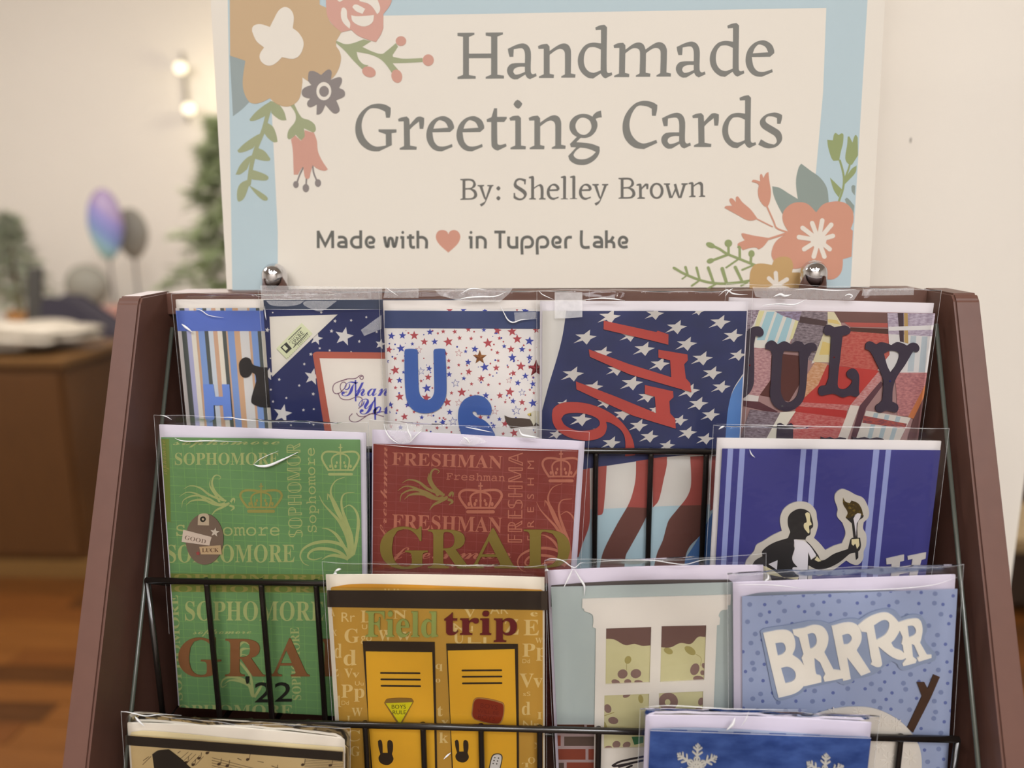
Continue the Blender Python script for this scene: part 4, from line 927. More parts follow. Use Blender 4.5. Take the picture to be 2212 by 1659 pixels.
C.ink(LT, '3b3040', lambda I: I.P('912,490 920,440* 960,422* 1010,445 1060,435* 1110,430* 1148,460* 1145,495* 1110,515* 1080,520 1060,700 1035,950* 1050,990* 1100,998* 1150,960* 1165,920* 1125,890* 1118,850* 1160,815* 1200,825* 1228,880* 1225,1000* 1232,1045 1200,1068* 1150,1055* 1080,1072* 1000,1040* 930,1050* 880,1055* 862,1020* 880,975* 930,965 955,900 975,560* 970,520* 930,515*', FQ), th=.0009, label='dark letter L')
C.ink(LT, '3b3040', lambda I: I.P('1283,640 1290,590* 1330,570* 1385,600 1420,580* 1470,585* 1520,605 1570,578* 1620,588* 1660,610 1700,585* 1745,590* 1768,630* 1750,665* 1710,660 1640,780* 1560,900* 1530,1000* 1525,1110 1570,1135* 1580,1170* 1560,1205* 1520,1200* 1470,1190* 1420,1208* 1380,1190* 1378,1150* 1410,1125 1435,1100 1445,1000 1440,900* 1360,720* 1320,655*', FQ, ('1450,680 1500,655* 1560,660* 1588,690* 1560,780* 1510,850 1480,790*',)), th=.0009, label='dark letter Y')
for p in ('497,1310 530,1305* 570,1330 620,1305* 637,1320 632,1700 465,1700', '885,1425 930,1440 970,1428 1010,1445 1060,1430 1112,1440 1100,1700 900,1700', '1170,1428 1220,1440 1280,1428 1330,1445 1390,1432 1448,1445 1440,1700 1180,1700'):
    C.ink(LT, '3b3040', lambda I: I.P(p, FQ), th=.0009)
gem(C, 'red_star', 1000, 712, 42, FQ, 'b03020', .5, .002); gem(C, 'red_star', 245, 782, 40, FQ, 'b02020', .5, .002); gem(C, 'silver_star', 535, 1148, 48, FQ, 'c8c8c0', .8, .002); gem(C, 'blue_star', 1500, 925, 50, FQ, '3048b8', .6, .002)
C.haze('270,80 1240,110 1180,200 900,195 700,190 380,185 300,170', FQ); C.haze('1260,104 1720,86 1715,155 1250,160', FQ)
C.crease('350,250 500,235* 650,240* 760,190', FQ, .0005); C.crease('460,170 520,150* 560,165* 620,150', FQ, .001); C.crease('1095,165 1130,150* 1165,165* 1140,185', FQ, .0006); C.crease('640,110 800,100* 1000,115* 1200,105', FQ, .0005)

# ---- row 2
FR = (310, 880, 520/2212); FS = (300, 1220, 440/1921); FT = (770, 880, 520/2212); FV = (1500, 900, 580/2212)
def crown(I, cx, cy, w, h, fr, lw=14):
    X = lambda t: cx+w*t; Y = lambda t: cy+h*t
    I.stroke([Vector(fpx(fr, X(-.30), Y(.48))), Vector(fpx(fr, X(.30), Y(.48)))], lw*1.8*fr[2]); I.stroke([Vector(fpx(fr, X(-.33), Y(.34))), Vector(fpx(fr, X(.33), Y(.34)))], lw*fr[2])
    for s in (-1, 1):
        I.stroke(f'{X(s*.33)},{Y(.34)} {X(s*.46)},{Y(.08)}* {X(s*.5)},{Y(-.1)}* {X(s*.42)},{Y(-.24)}* {X(s*.22)},{Y(-.26)}* {X(0)},{Y(-.22)}', lw*1.3, fr)
        I.stroke(f'{X(s*.2)},{Y(.34)} {X(s*.24)},{Y(0)}* {X(s*.16)},{Y(-.14)}* {X(0)},{Y(-.2)}', lw, fr)
        for t in (.12, .25): I.poly(ell(X(s*t*1.1), Y(.22), lw*.8, lw*1.2, fr, n=8))
    I.stroke(f'{X(0)},{Y(.34)} {X(0)},{Y(-.3)}', lw, fr); I.stroke(f'{X(-.04)},{Y(-.4)} {X(.04)},{Y(-.4)}', lw*.8, fr); I.stroke(f'{X(0)},{Y(-.3)} {X(0)},{Y(-.5)}', lw*.8, fr)
    for t in (-.1, 0, .1): I.poly(ell(X(t), Y(.1), lw*.7, lw, fr, n=8))
def leaf(I, fr, lines, w):
    for l in lines: I.stroke(l, w, fr, (.9, 1., .15), cap=False)
PALM = ['790,880 700,900* 600,870* 500,800* 400,780* 330,820', '760,860 690,840* 600,800* 520,740* 430,720* 370,750', '740,850 680,800* 640,740* 630,680* 660,625* 710,640* 690,665', '750,880 690,890* 600,840* 480,810* 370,850* 350,920', '780,890 720,920* 660,950* 620,1000', '700,870 660,800* 610,720* 615,660', '640,880 540,850* 440,860* 390,900', '800,870 830,840* 835,880', '790,900 830,920* 800,950']
SWIRL = ['1890,1390 1850,1290* 1750,1240* 1600,1240* 1480,1290* 1440,1360* 1470,1430* 1520,1455', '1880,1400 1800,1330* 1680,1300* 1560,1310* 1510,1370* 1560,1400* 1640,1380', '1900,1380 1870,1200* 1800,1050* 1720,960* 1650,880* 1615,810', '1915,1370 1890,1200* 1830,1040* 1770,900* 1720,780* 1760,680* 1850,640', '1925,1360 1910,1180* 1860,1040* 1820,900* 1840,800* 1940,780', '1870,1330 1780,1180* 1700,1120* 1640,1110', '1880,1390 1760,1360* 1690,1370* 1640,1400', '1840,1060 1790,980* 1700,800* 1690,850', '1930,1350 1960,1200* 1970,1000* 1900,900* 1830,930']
GREEN = mat('74995f', .55, .1, 9., h2='648f60')
C = Card('green SOPHOMORE card with a brown oval GOOD LUCK tag', .472, fpx(FR, 125, 168), fpx(FR, 2035, 245), fpx(FR, 160, 275), fpx(FR, 1990, 297), '6f9c56', env='e0d8e4', sl=(.0022, .0068), bgm=GREEN)
TXT = 'acb374'
C.ink('grid_print', '7fa862', lambda I: [I.rect(-.07, .07, v, v+.0003) for v in [.006*k for k in range(31)]]+[I.rect(u, u+.0003, 0, .19) for u in [-.066+.0075*k for k in range(18)]])
C.ink('olive_band_print', '7f8038', lambda I: (I.P('0,80 1750,90 1750,150 0,140', FS), I.P('0,180 1800,190 1800,262 0,255', FS), I.P('160,290 235,290 250,1050 330,1060 200,1050', FR)), h2='6f8c46')
def f(I):
    I.text('SOPHOMORE', (288, 528), (1245, 526), 112, FR, style='b'); I.text('SOPHOMOR', (1462, 1192), (1440, 325), 125, FR, style='o'); I.text('Sophomore', (1590, 1148), (1572, 372), 95, FR, style='m')
    I.text('Sophomore', (300, 1180), (1250, 1178), 120, FR, style='m'); I.text('SOPHOMORE', (215, 1425), (1388, 1422), 165, FR, style='b')
    I.text('sophomore', (270, 345), (1250, 340), 60, FR, style='s')
    crown(I, 1810, 480, 340, 280, FR, 14); leaf(I, FR, PALM, 20); leaf(I, FR, SWIRL, 30)
    I.text('SOPHOMORE', (435, 525), (1745, 527), 185, FS, style='b'); I.text('sophomore', (510, 655), (1060, 650), 55, FS, style='s'); I.text('SOPHOMORE', (412, 1275), (368, 285), 80, FS, style='b')
    I.text('SOPHOMORE', (1530, 1275), (1510, 590), 85, FS, style='b'); I.text('SOPHOMORE', (250, 1418), (1450, 1420), 100, FS, style='b')
    leaf(I, FS, ['1080,1250 1050,1050* 980,950* 940,900* 950,850* 1050,860', '1070,1240 1020,1110* 900,1060* 800,1080* 780,1150* 830,1130', '1060,1150 960,1100* 860,1090* 810,1120', '950,870 940,780* 990,730* 1050,760', '960,860 970,800* 1050,790', '1090,1250 1150,1150* 1180,1090'], 26)
C.ink('printed_words', TXT, f, var=.12, scale=200.)
def f(I):
    crown(I, 1080, 830, 380, 260, FR, 16); I.text('sophomore', (215, 620), (200, 300), 60, FR, style='s'); I.text('SOPHOMORE', (200, 255), (1780, 262), 62, FS, style='b'); I.text('SOPHOMORE', (200, 140), (1750, 150), 55, FS, style='b')
C.ink('gold_print', '9c9450', f)
for ch, x0, x1, hh in (('G', 370, 775, 368), ('R', 812, 1190, 362), ('A', 1235, 1610, 360), ('D', 1700, 2080, 362)):
    C.ink('letter', '8a5c38', lambda I: I.text(ch, (x0, 1052), (x1, 1054), hh, FS, style='b'), th=.0006, label='brown letter '+ch)
for ch, x0, x1, y, hh in (("'", 1005, 1040, 1240, 180), ('2', 1092, 1255, 1298, 188), ('2', 1280, 1440, 1292, 182)):
    C.ink('numeral', '24221c', lambda I: I.text(ch, (x0, y), (x1, y), hh, FS), th=.0006)
C.ink('oval_tag', '7c6858', lambda I: I.poly(ell(560, 1212, 174, 234, FR, n=36)), th=.0005, z=.0003)
C.ink('tag_tab', 'c8b498', lambda I: I.P('500,1010 515,982* 585,978* 602,1000 602,1085 498,1082', FR), th=.0002, z=.0009)
C.ink('eyelet', '55564c', lambda I: I.poly(ell(545, 1028, 26, 26, FR), ell(545, 1028, 12, 12, FR)), th=.0003, z=.0011, metal=.8, rough=.35)
C.ink('tag_strip', 'd8c6b4', lambda I: I.P('365,1125 625,1192 605,1270 350,1236', FR), th=.0003, z=.0009); C.ink('tag_strip', 'c8ac84', lambda I: I.P('512,1282 708,1268 720,1352 528,1350', FR), th=.0003, z=.0009)
C.ink('tag_star', 'd8cab8', lambda I: I.poly(star(655, 1148, 44, FR, 8)), th=.0002, z=.0009); C.ink('tag_star', 'a84a48', lambda I: I.poly(star(500, 1342, 24, FR)), th=.0002, z=.0009)
C.ink('tag_lettering', '8c7868', lambda I: I.text('GOOD', (376, 1212), (570, 1252), 38, FR, style='b'), z=.00123); C.ink('tag_lettering', '6a4c38', lambda I: I.text('LUCK', (538, 1330), (690, 1328), 36, FR, style='b'), z=.00123)
C.crease('285,282 340,305* 420,312* 600,308* 905,316', FR, .0004); C.crease('1010,525 1060,540* 1150,535* 1280,480* 1420,412', FR, .0009); C.crease('1010,525 1080,470* 1240,400', FR, .0002); C.crease('150,70 210,85* 260,115', FR); C.crease('700,95 800,92* 880,110* 1100,128', FR, .0003)
C = Card('maroon FRESHMAN card with raised olive letters GRAD', .472, fpx(FT, 138, 215), fpx(FT, 2100, 325), fpx(FT, 155, 335), fpx(FT, 2040, 392), '8f423a', env='e0d8e6', sl=(.0024, .007), bgm=mat('8e3c34', .55, .1, 8., h2='823e36'))
C.ink('grid_print', '98504a', lambda I: [I.rect(-.07, .07, v, v+.0003) for v in [.006*k for k in range(31)]]+[I.rect(u, u+.0003, 0, .19) for u in [-.066+.0075*k for k in range(18)]])
def f(I):
    I.text('FRESHMAN', (325, 528), (1338, 562), 118, FT, style='b'); I.text('Freshman', (825, 665), (1365, 680), 75, FT, style='m'); I.text('FRESHMAN', (325, 1118), (1335, 1150), 140, FT, style='b')
    I.text('FRESHMA', (1522, 1242), (1530, 415), 130, FT, style='o'); I.text('F  R  E  S  H  M', (1630, 1222), (1632, 490), 62, FT)
    I.text('freshman', (275, 1220), (285, 360), 70, FT, style='s'); I.text('freshman', (300, 1390), (1420, 1392), 120, FT, style='s')
    crown(I, 1140, 830, 390, 270, FT, 17); crown(I, 1880, 540, 340, 280, FT, 15); leaf(I, FT, [' '.join(','.join((str(float(t.rstrip('*').split(',')[0])+40), str(float(t.rstrip('*').split(',')[1])+60)))+('*' if t.endswith('*') else '') for t in l.split()) for l in SWIRL], 26)
C.ink('printed_words', 'b8735c', f, var=.12, scale=200.)
C.ink('plume_print', '94804a', lambda I: leaf(I, FT, [' '.join(','.join((str(float(t.rstrip('*').split(',')[0])+50), str(float(t.rstrip('*').split(',')[1])-55)))+('*' if t.endswith('*') else '') for t in l.split()) for l in PALM], 26))
for ch, x0, x1, hh in (('G', 215, 655, 385), ('R', 655, 1050, 365), ('A', 1035, 1475, 370), ('D', 1535, 1965, 365)):
    C.ink('letter', '8a7838', lambda I: I.text(ch, (x0, 1478), (x1, 1480), hh, FT, style='b'), th=.0008, label='olive gold letter '+ch)
C.haze('250,150 620,165 560,250* 500,322 400,330* 300,240', FT); C.haze('940,330 990,275* 1120,270* 1200,320 1050,350', FT)
C.crease('155,335 600,372* 1200,385* 2030,402', FT, .00025); C.crease('250,150 270,220* 320,290* 400,340', FT, .0005); C.crease('465,155 475,220* 500,270* 495,320', FT, .0006); C.crease('495,315 560,250* 600,215', FT, .0004); C.crease('975,270 1010,290* 1050,340', FT, .0006); C.crease('1495,200 1520,250* 1580,265* 1680,280', FT, .0008); C.crease('1000,180 1100,200* 1250,230', FT, .0004)
C = Card('royal blue striped card with a torch runner sticker', .467, fpx(FV, 195, 186), fpx(FV, 2050, 212), fpx(FV, 230, 264), fpx(FV, 2028, 277), '403f84', env='e8e2de', sl=(.003, .0085))
C.bars('stripe_print', [(275, 320), (372, 418), (878, 922), (973, 1020), (1475, 1525), (1578, 1622)], '99a2d0', 270, FV)
ST = '415,1230 430,1180* 490,1110* 510,1060* 560,1030* 640,980* 720,942 705,850* 730,770* 790,720* 870,700* 950,718* 1000,775* 1010,840* 1018,890* 1005,950* 985,1000 1030,1040* 1080,1100 1150,1065* 1215,1045 1245,960* 1220,875 1175,820* 1180,760* 1155,680* 1165,630* 1215,597* 1270,612* 1330,645* 1390,670* 1425,730* 1440,790* 1430,835* 1395,870 1390,920* 1415,970* 1415,1060* 1395,1110* 1390,1170* 1350,1220* 1300,1215* 1250,1185 1150,1260* 1040,1310* 970,1300 960,1700 500,1700'
C.ink('runner_sticker', 'cfc8bb', lambda I: I.P(ST, FV), th=.0008)
def f(I):
    I.P('470,1235 500,1185* 560,1150 560,1105* 650,1040* 770,1000 790,950 770,890* 775,820* 820,775* 880,758* 945,785* 968,840* 978,905* 958,930* 955,970* 925,990* 915,1015 830,1010 820,1060* 825,1090* 805,1160* 815,1200* 850,1240 810,1245* 830,1290* 860,1310 860,1600 720,1600 600,1235', FV)
    I.P('910,1012 960,1060* 1020,1140 1050,1185* 1150,1130* 1265,1090 1285,1010 1300,998 1365,998 1372,1070* 1350,1110* 1280,1130 1180,1210* 1060,1260* 1000,1255* 940,1225 925,1600 910,1600 935,1110 960,1180 1005,1150', FV)
    I.P('1248,835 1275,815 1395,812 1390,830* 1352,860* 1342,920 1345,1000 1310,1000 1297,880', FV); I.P('1322,1095 1350,1100 1350,1165 1330,1182', FV)
C.ink('runner_ink', '2e2b2a', f, z=.00096)
C.ink('flame_ink', '4a3c20', lambda I: I.P('1225,665 1245,700* 1280,712 1295,690 1350,715* 1378,760* 1392,815 1330,805 1280,838 1245,832 1262,790* 1225,720*', FV), z=.00098, h2='8a7430', scale=700., contrast=(.55, .75), rough=.3)
C.ink('face_ink', 'e2d6aa', lambda I: (I.P('912,800 930,788* 950,800* 955,860* 966,890* 945,900* 945,960* 920,940* 902,910* 905,880* 925,868*', FV), I.P('1295,1010 1355,1005 1360,1060 1340,1090 1325,1045 1310,1065 1295,1050', FV), I.P('990,1180 1010,1150 1045,1190 1020,1195', FV), I.P('560,1225 640,1260* 740,1330 860,1320 850,1345 600,1300', FV)), z=.001)
C.ink('shirt_ink', 'e2dde0', lambda I: (I.P('820,1012 900,1022 950,1062* 1003,1140 962,1176 938,1112 920,1600 860,1600 860,1300 815,1270* 810,1245* 850,1240 808,1180* 825,1090*', FV), I.P('1310,840 1340,798* 1372,800 1368,830 1337,880 1332,990 1318,880', FV), I.P('610,1215 685,1183 680,1262', FV)), z=.00102)
C.ink('letter', 'd5cec6', lambda I: I.P('1580,1170 1728,1137 1727,1188 1695,1195 1690,1245 1790,1225 1797,1172 1760,1180 1757,1150 1910,1118 1905,1170 1872,1180 1835,1310 1820,1420 1755,1420 1775,1280 1688,1300 1680,1420 1615,1420 1625,1215 1583,1218', FV), th=.0007, label='white slab letter H')
C.crease('455,270 470,310* 500,338', FV, .0004); C.crease('200,105 230,85* 250,78', FV, .0006); C.crease('180,62 900,78* 2085,100', FV, .00018)
# ---- row 3
FW = (680, 1220, 520/1965); FX = (1160, 1200, 500/1807); FY = (1180, 1500, 260/2212); FZ = (1560, 1200, 550/1988)
C = Card('mustard Field trip card with two yellow school lockers', .436, fpx(FW, 80, 98), fpx(FW, 1875, 122), fpx(FW, 130, 190), fpx(FW, 1860, 212), 'c79a42', env='f2e9d6', sl=(.0012, .009), arc=.0008, bgm=mat('c79a42', .6, .1, 14., h2='bb9038'))
C.back('135,185 300,160* 600,160* 1000,172* 1500,190* 1850,205 1850,420 140,420', FW, 'd89a34')
def f(I):
    for t, x, y, w_, h_ in (('Rr', 218, 465, 110, 78), ('G', 243, 635, 120, 115), ('L', 375, 470, 80, 100), ('Uu', 385, 525, 80, 38), ('go', 375, 625, 90, 70), ('W', 520, 620, 110, 90), ('W', 660, 615, 130, 70), ('N', 640, 440, 110, 70), ('w', 550, 208, 80, 70), ('w', 625, 208, 80, 70), ('RRN', 980, 190, 270, 30), ('El', 1590, 210, 140, 60), ('V', 1220, 430, 90, 70), ('AR', 1430, 400, 150, 70), ('E', 1705, 575, 125, 130), ('Z', 1545, 570, 120, 130), ('Pp', 1695, 750, 200, 110), ('Dd', 1695, 802, 60, 34), ('W', 1800, 640, 60, 45), ('Vv', 1672, 1000, 190, 115), ('V', 240, 920, 70, 75), ('v', 305, 920, 60, 60), ('Uu', 328, 985, 70, 35), ('P', 215, 1085, 95, 110), ('p', 320, 1085, 85, 110), ('Dd', 218, 1143, 60, 34), ('W', 300, 1235, 90, 70), ('d', 235, 820, 105, 130), ('d', 160, 760, 60, 120), ('q', 985, 850, 60, 60), ('t', 1000, 1235, 45, 90), ('k', 1015, 1455, 75, 90), ('Nr', 1700, 1340, 130, 70), ('d', 1690, 1225, 70, 110), ('sS', 1700, 1070, 60, 35), ('U', 1130, 640, 90, 130), ('Nu', 1130, 545, 160, 70), ('C', 250, 1440, 120, 90), ('A', 120, 420, 45, 60), ('X', 140, 580, 40, 50), ('Z', 135, 910, 60, 60), ('1', 175, 1160, 40, 90), ('J', 250, 1290, 40, 60), ('Ll', 1250, 640, 150, 50), ('O', 1740, 1620, 60, 50), ('G', 290, 1560, 80, 80), ('X', 1790, 1500, 60, 50), ('T', 1690, 1655, 80, 40), ('I', 1815, 1260, 40, 60), ('e', 1760, 420, 60, 50), ('o', 985, 960, 40, 45), ('y', 1030, 1300, 60, 50)):
        I.text(t, (x, y), (x+w_, y), h_, FW, style='b' if len(t) == 1 or t[0] in 'GPV' else None)
C.ink('alphabet_print', 'dec27f', f)
C.ink('black_band', '352a20', lambda I: I.P('100,209 1900,215 1900,371 100,346', FW), th=.0002)
for k, (o_, i_) in enumerate((('390,625 978,632 992,1310 1003,1900 470,1900 438,1310', '415,708 958,715 975,1310 985,1900 490,1900 440,1310'), ('1072,645 1658,648 1665,1310 1668,1900 1128,1900 1105,1310', '1085,702 1632,690 1646,1310 1650,1900 1140,1900 1110,1310'))):
    C.ink('locker_frame', '33271a', lambda I: I.P(o_, FW), th=.0004, z=.0003); C.ink('locker_door', 'e2ae2e', lambda I: I.P(i_, FW), th=.0003, z=.0007)
C.ink('locker_vent', '33271a', lambda I: [I.stroke(f'{a},{b} {c},{d}', 15, FW) for a, b, c, d in ((540, 883, 855, 885), (543, 935, 858, 938), (545, 988, 860, 991), (1205, 863, 1522, 861), (1207, 914, 1524, 912), (1209, 968, 1524, 965))], z=.00104)
BN = '515,1440 535,1428* 550,1450* 555,1535 595,1535 593,1445* 612,1430* 635,1450* 638,1510* 630,1545 642,1590* 610,1630* 565,1632* 530,1610* 520,1575* 535,1545 520,1490*'
C.ink('locker_latch', '33271a', lambda I: (I.P(BN, FW), I.poly([Vector((FW[0]+FW[2]*(1143+((p.x-FW[0])/FW[2]-515)*.9), FW[1]+FW[2]*(1428+((p.y-FW[1])/FW[2]-1428)*.9))) for p in pts(BN, FW)])), z=.00104)
C.ink('word_field', '9aa65c', lambda I: I.text('Field', (412, 588), (1005, 592), 212, FW, style='b'), th=.0011, z=.0003, rough=.3, label='raised green word Field')
C.ink('word_trip', '6e2c2c', lambda I: I.text('trip', (1055, 572), (1650, 574), 195, FW, style='b'), th=.0012, z=.0003, rough=.25, label='raised maroon word trip')
C.ink('triangle_badge', '8a6a30', lambda I: I.P('566,1128 590,1098* 785,1094* 806,1118 702,1312 682,1312', FW), th=.0007, z=.001, label='yellow triangular badge BOYS RULE'); C.ink('badge_face', 'd8cc24', lambda I: I.P('578,1130 798,1122 694,1300', FW), th=.0001, z=.0017, rough=.3)
C.ink('badge_lettering', '3a3418', lambda I: (I.text('BOYS', (628, 1175), (743, 1174), 32, FW), I.text('RULE', (636, 1220), (746, 1219), 32, FW)), z=.00183)
C.ink('red_badge', 'a88048', lambda I: I.P('1282,1180 1298,1105* 1340,1086* 1532,1126* 1548,1170* 1532,1272* 1490,1304* 1310,1268* 1280,1230*', FW), th=.0007, z=.001, label='brick red rounded badge'); C.ink('badge_face', '8c3620', lambda I: I.P('1290,1182 1304,1112* 1340,1094* 1526,1134* 1540,1172* 1525,1266* 1488,1297* 1314,1262* 1288,1230*', FW), th=.0001, z=.0017, rough=.35)
C.ink('badge_lettering', '76291a', lambda I: (I.text('BOYS', (1350, 1165), (1490, 1185), 38, FW), I.text('WILL BE', (1325, 1205), (1500, 1228), 30, FW), I.text('BOYS', (1330, 1255), (1470, 1275), 38, FW)), z=.00183)
C.ink('bandage_sticker', '4a4438', lambda I: I.P('1432,1600 1450,1555* 1490,1540* 1528,1555* 1530,1600* 1490,1760 1400,1760', FW), th=.0002, z=.00104); C.ink('bandage_sticker', 'd6d2cc', lambda I: I.P('1440,1602 1456,1562* 1490,1549* 1520,1560* 1522,1600* 1485,1750 1410,1750', FW), th=.0002, z=.0012)
C.ink('bandage_dots', '4a4438', lambda I: [I.poly(ell(x, y, 6, 6, FW, n=8)) for x, y in ((1470, 1575), (1500, 1578), (1463, 1598), (1492, 1602), (1456, 1622), (1485, 1625))], z=.00143)
C.crease('1050,1590 1080,1560* 1110,1535', FW, .0006); C.crease('160,60 190,40* 215,35', FW, .0007); C.crease('150,75 170,70* 180,80', FW, .0006)
C = Card('pale grey blue card with a white paper window and printed bricks', .4400, fpx(FX, 80, 135), fpx(FX, 1775, 92), fpx(FX, 108, 247), fpx(FX, 1535, 210), 'b2bcb6', env='ddd3e0', sl=(.0012, .0075), arc=.001, bgm=mat('bcc6c0', .6, .1, 40., h2='b0bab8'))
C.back('108,250 112,235 400,212* 900,192* 1500,190 1535,215 1535,400 108,400', FX, '5c5450')  # dark colour painted in for the shaded gap behind the front panel
C.ink('mortar_print', 'ab9694', lambda I: I.P('60,552 1000,552 1000,3600 60,3600', FY))
cb = [('5a3424', [(80, 555, 700, 615), (745, 560, 1000, 615)]), ('8a4330', [(80, 755, 265, 945), (80, 1005, 722, 1200), (775, 1005, 1000, 1200), (375, 1250, 1000, 1460), (80, 1510, 600, 1700)]), ('5c4a40', [(330, 775, 1000, 945), (80, 1255, 325, 1460), (650, 1510, 1000, 1700)])]
for h, q in cb: C.ink('brick_print', h, lambda I: [I.P(f'{a},{b} {c},{b} {c},{d} {a},{d}', FY) for a, b, c, d in q]+([I.P(f'{80+r % 2*330+k*640},{1760+r*255} {80+r % 2*330+k*640+580},{1760+r*255} {80+r % 2*330+k*640+580},{1950+r*255} {80+r % 2*330+k*640},{1950+r*255}', FY) for r in range(7) for k in range(2) if (r+k) % 2 == (h == '5c4a40')] if h != '5a3424' else []), var=.15)
C.ink('window_pane_paper', 'd6d0a2', lambda I: I.P('500,520 1360,520 1345,1545 490,1545', FX), z=.0002, h2='ccc596', scale=120.)
C.ink('curtain_print', '755850', lambda I: (I.P('520,540 900,530 888,702 820,705* 760,690* 690,700* 600,655* 520,650', FX), I.P('960,530 1340,520 1330,628* 1260,635* 1200,690* 1120,683* 1040,718* 960,716', FX)), z=.00024)
def f(I):
    for x, y, a, b in ((668, 925, 40, 36), (772, 922, 42, 36), (615, 990, 35, 22), (708, 985, 28, 20), (795, 990, 36, 18), (1232, 888, 35, 48), (1302, 860, 16, 22), (1292, 915, 18, 20), (1260, 962, 42, 24), (700, 1090, 32, 18), (552, 1195, 28, 36), (595, 1288, 40, 28), (1280, 1140, 22, 32), (1250, 1215, 42, 25), (620, 1475, 32, 28), (700, 1478, 32, 24), (558, 1500, 28, 16)): I.poly(ell(x, y, a, b, FX, (x*3) % 50-25, n=14))
    I.poly(ell(1025, 1140, 76, 70, FX), ell(1020, 1145, 22, 24, FX))
C.ink('petal_print', '8c7068', f, z=.00024)
C.ink('leaf_print', 'a89c60', lambda I: [I.poly(ell(x, y, a, b, FX, r, n=12)) for x, y, a, b, r in ((710, 815, 26, 32, 20), (1025, 745, 38, 24, 25), (1195, 742, 50, 28, 35), (810, 1120, 20, 34, -10), (530, 1335, 16, 42, -15))]+[I.stroke('700,845 698,895', 4, FX), I.stroke('1240,770 1280,800* 1275,860', 4, FX), I.stroke('527,1250 600,1225', 6, FX)], z=.00024)
C.ink('green_print', '3f7a50', lambda I: I.P('738,1415 830,1412 830,1462 760,1478', FX), z=.00025)
C.ink('paper_window', 'e8e1d6', lambda I: I.P('355,340 1515,308 1510,385 1490,390 1486,420* 1440,430* 1418,470* 1430,490 1425,540 1405,545 1375,1300 1370,1900 440,1900 460,570 435,560 440,505* 430,460* 370,435 365,415 352,410', FX, ('540,570 892,558 880,992 535,1006', '973,552 1322,545 1305,972 962,990', '527,1093 875,1080 868,1498 522,1508', '953,1075 1297,1060 1290,1480 950,1496')), th=.0009, z=.0003, label='white paper sash window')
C.ink('sketch_print', '332c2c', lambda I: [I.stroke(x, 16, FX) for x in ('590,1640 640,1612* 720,1592* 830,1570', '600,1646 690,1630* 830,1600', '640,1650 760,1615', '700,1659 740,1640')], z=.00124)
C.crease('280,100 250,170* 205,258', FX, .0005); C.crease('288,100 340,190* 370,240* 368,315', FX, .0007); C.crease('60,40 110,25* 200,40* 290,95* 340,60* 380,58', FX, .0003); C.crease('380,60 600,40* 900,38* 1050,60* 1160,70* 1300,35* 1480,30', FX, .00025); C.crease('60,125 75,112* 90,120', FX, .0006)
C = Card('dotted periwinkle card with white letters BRRRR and a snowman', .434, fpx(FZ, 92, 228), fpx(FZ, 1838, 166), fpx(FZ, 155, 322), fpx(FZ, 1838, 263), '98a4c2', env='ddd4e2', sl=(.0035, .0075), bgm=mat('a9b4cf', .6, .1, 12., h2='a0abc8'))
C.back('155,322 300,292* 600,282* 1000,276* 1300,272 1500,280 1500,420 160,420', FZ, '8a919c')
rnd = random.Random(11)
g = [(155+118*(i+.5*(j % 2))+rnd.uniform(-28, 28), 300+76*j+rnd.uniform(-22, 22)) for j in range(26) for i in range(15)]
C.ink('small_dot_print', '6a76aa', lambda I: [I.poly(ell(x, y, 14, 14, FZ, n=10)) for k, (x, y) in enumerate(g) if k % 2 == 0]); C.ink('large_dot_print', '8490b2', lambda I: [I.poly(ell(x, y, 20, 19, FZ, n=10)) for k, (x, y) in enumerate(g) if k % 2])
C.ink('snowman_body', 'e4ddd2', lambda I: I.P('600,1315 680,1265* 760,1230* 900,1195* 1030,1183* 1180,1195* 1320,1250* 1440,1340* 1530,1470* 1558,1600* 1545,1750* 1480,1900 560,1900 520,1500*', FZ), th=.0008, z=.0003)
def f(I):
    for x, y, r in ((870, 1240, 50), (1060, 1225, 34), (1250, 1290, 48), (1360, 1320, 46), (1230, 1490, 50), (1470, 1580, 55), (1300, 1600, 60), (1000, 1330, 40)):
        for k in range(8):
            a = k*math.pi/4; I.stroke([Vector(fpx(FZ, x+r*.4*math.cos(a), y+r*.4*math.sin(a))), Vector(fpx(FZ, x+r*math.cos(a), y+r*math.sin(a)))], 9*FZ[2])
C.ink('embossed_snowflakes', 'e8e2d8', f, th=.0004, z=.001)
C.ink('twig_arm', '4e3524', lambda I: I.P('1650,930 1700,950 1630,1110 1490,1385 1445,1345 1560,1100 1520,990 1580,990 1605,1040', FZ), th=.0006, z=.0002, label='brown twig arm')
C.ink('word_backing', '98a4bc', lambda I: I.P('298,592 330,570* 520,542 700,508* 790,515* 835,530 960,495* 1040,492* 1070,500 1160,445* 1280,415* 1350,430* 1400,485 1480,460* 1550,470* 1590,520* 1600,580* 1580,650* 1640,735* 1670,770* 1660,820* 1560,850* 1440,895* 1390,885* 1365,845 1330,825 1260,870* 1200,920* 1120,950* 1040,960 1000,1000* 940,1008* 900,985 760,1015* 660,1040* 600,1085* 450,1135* 410,1110* 390,1050', FZ), th=.0006, z=.0005)
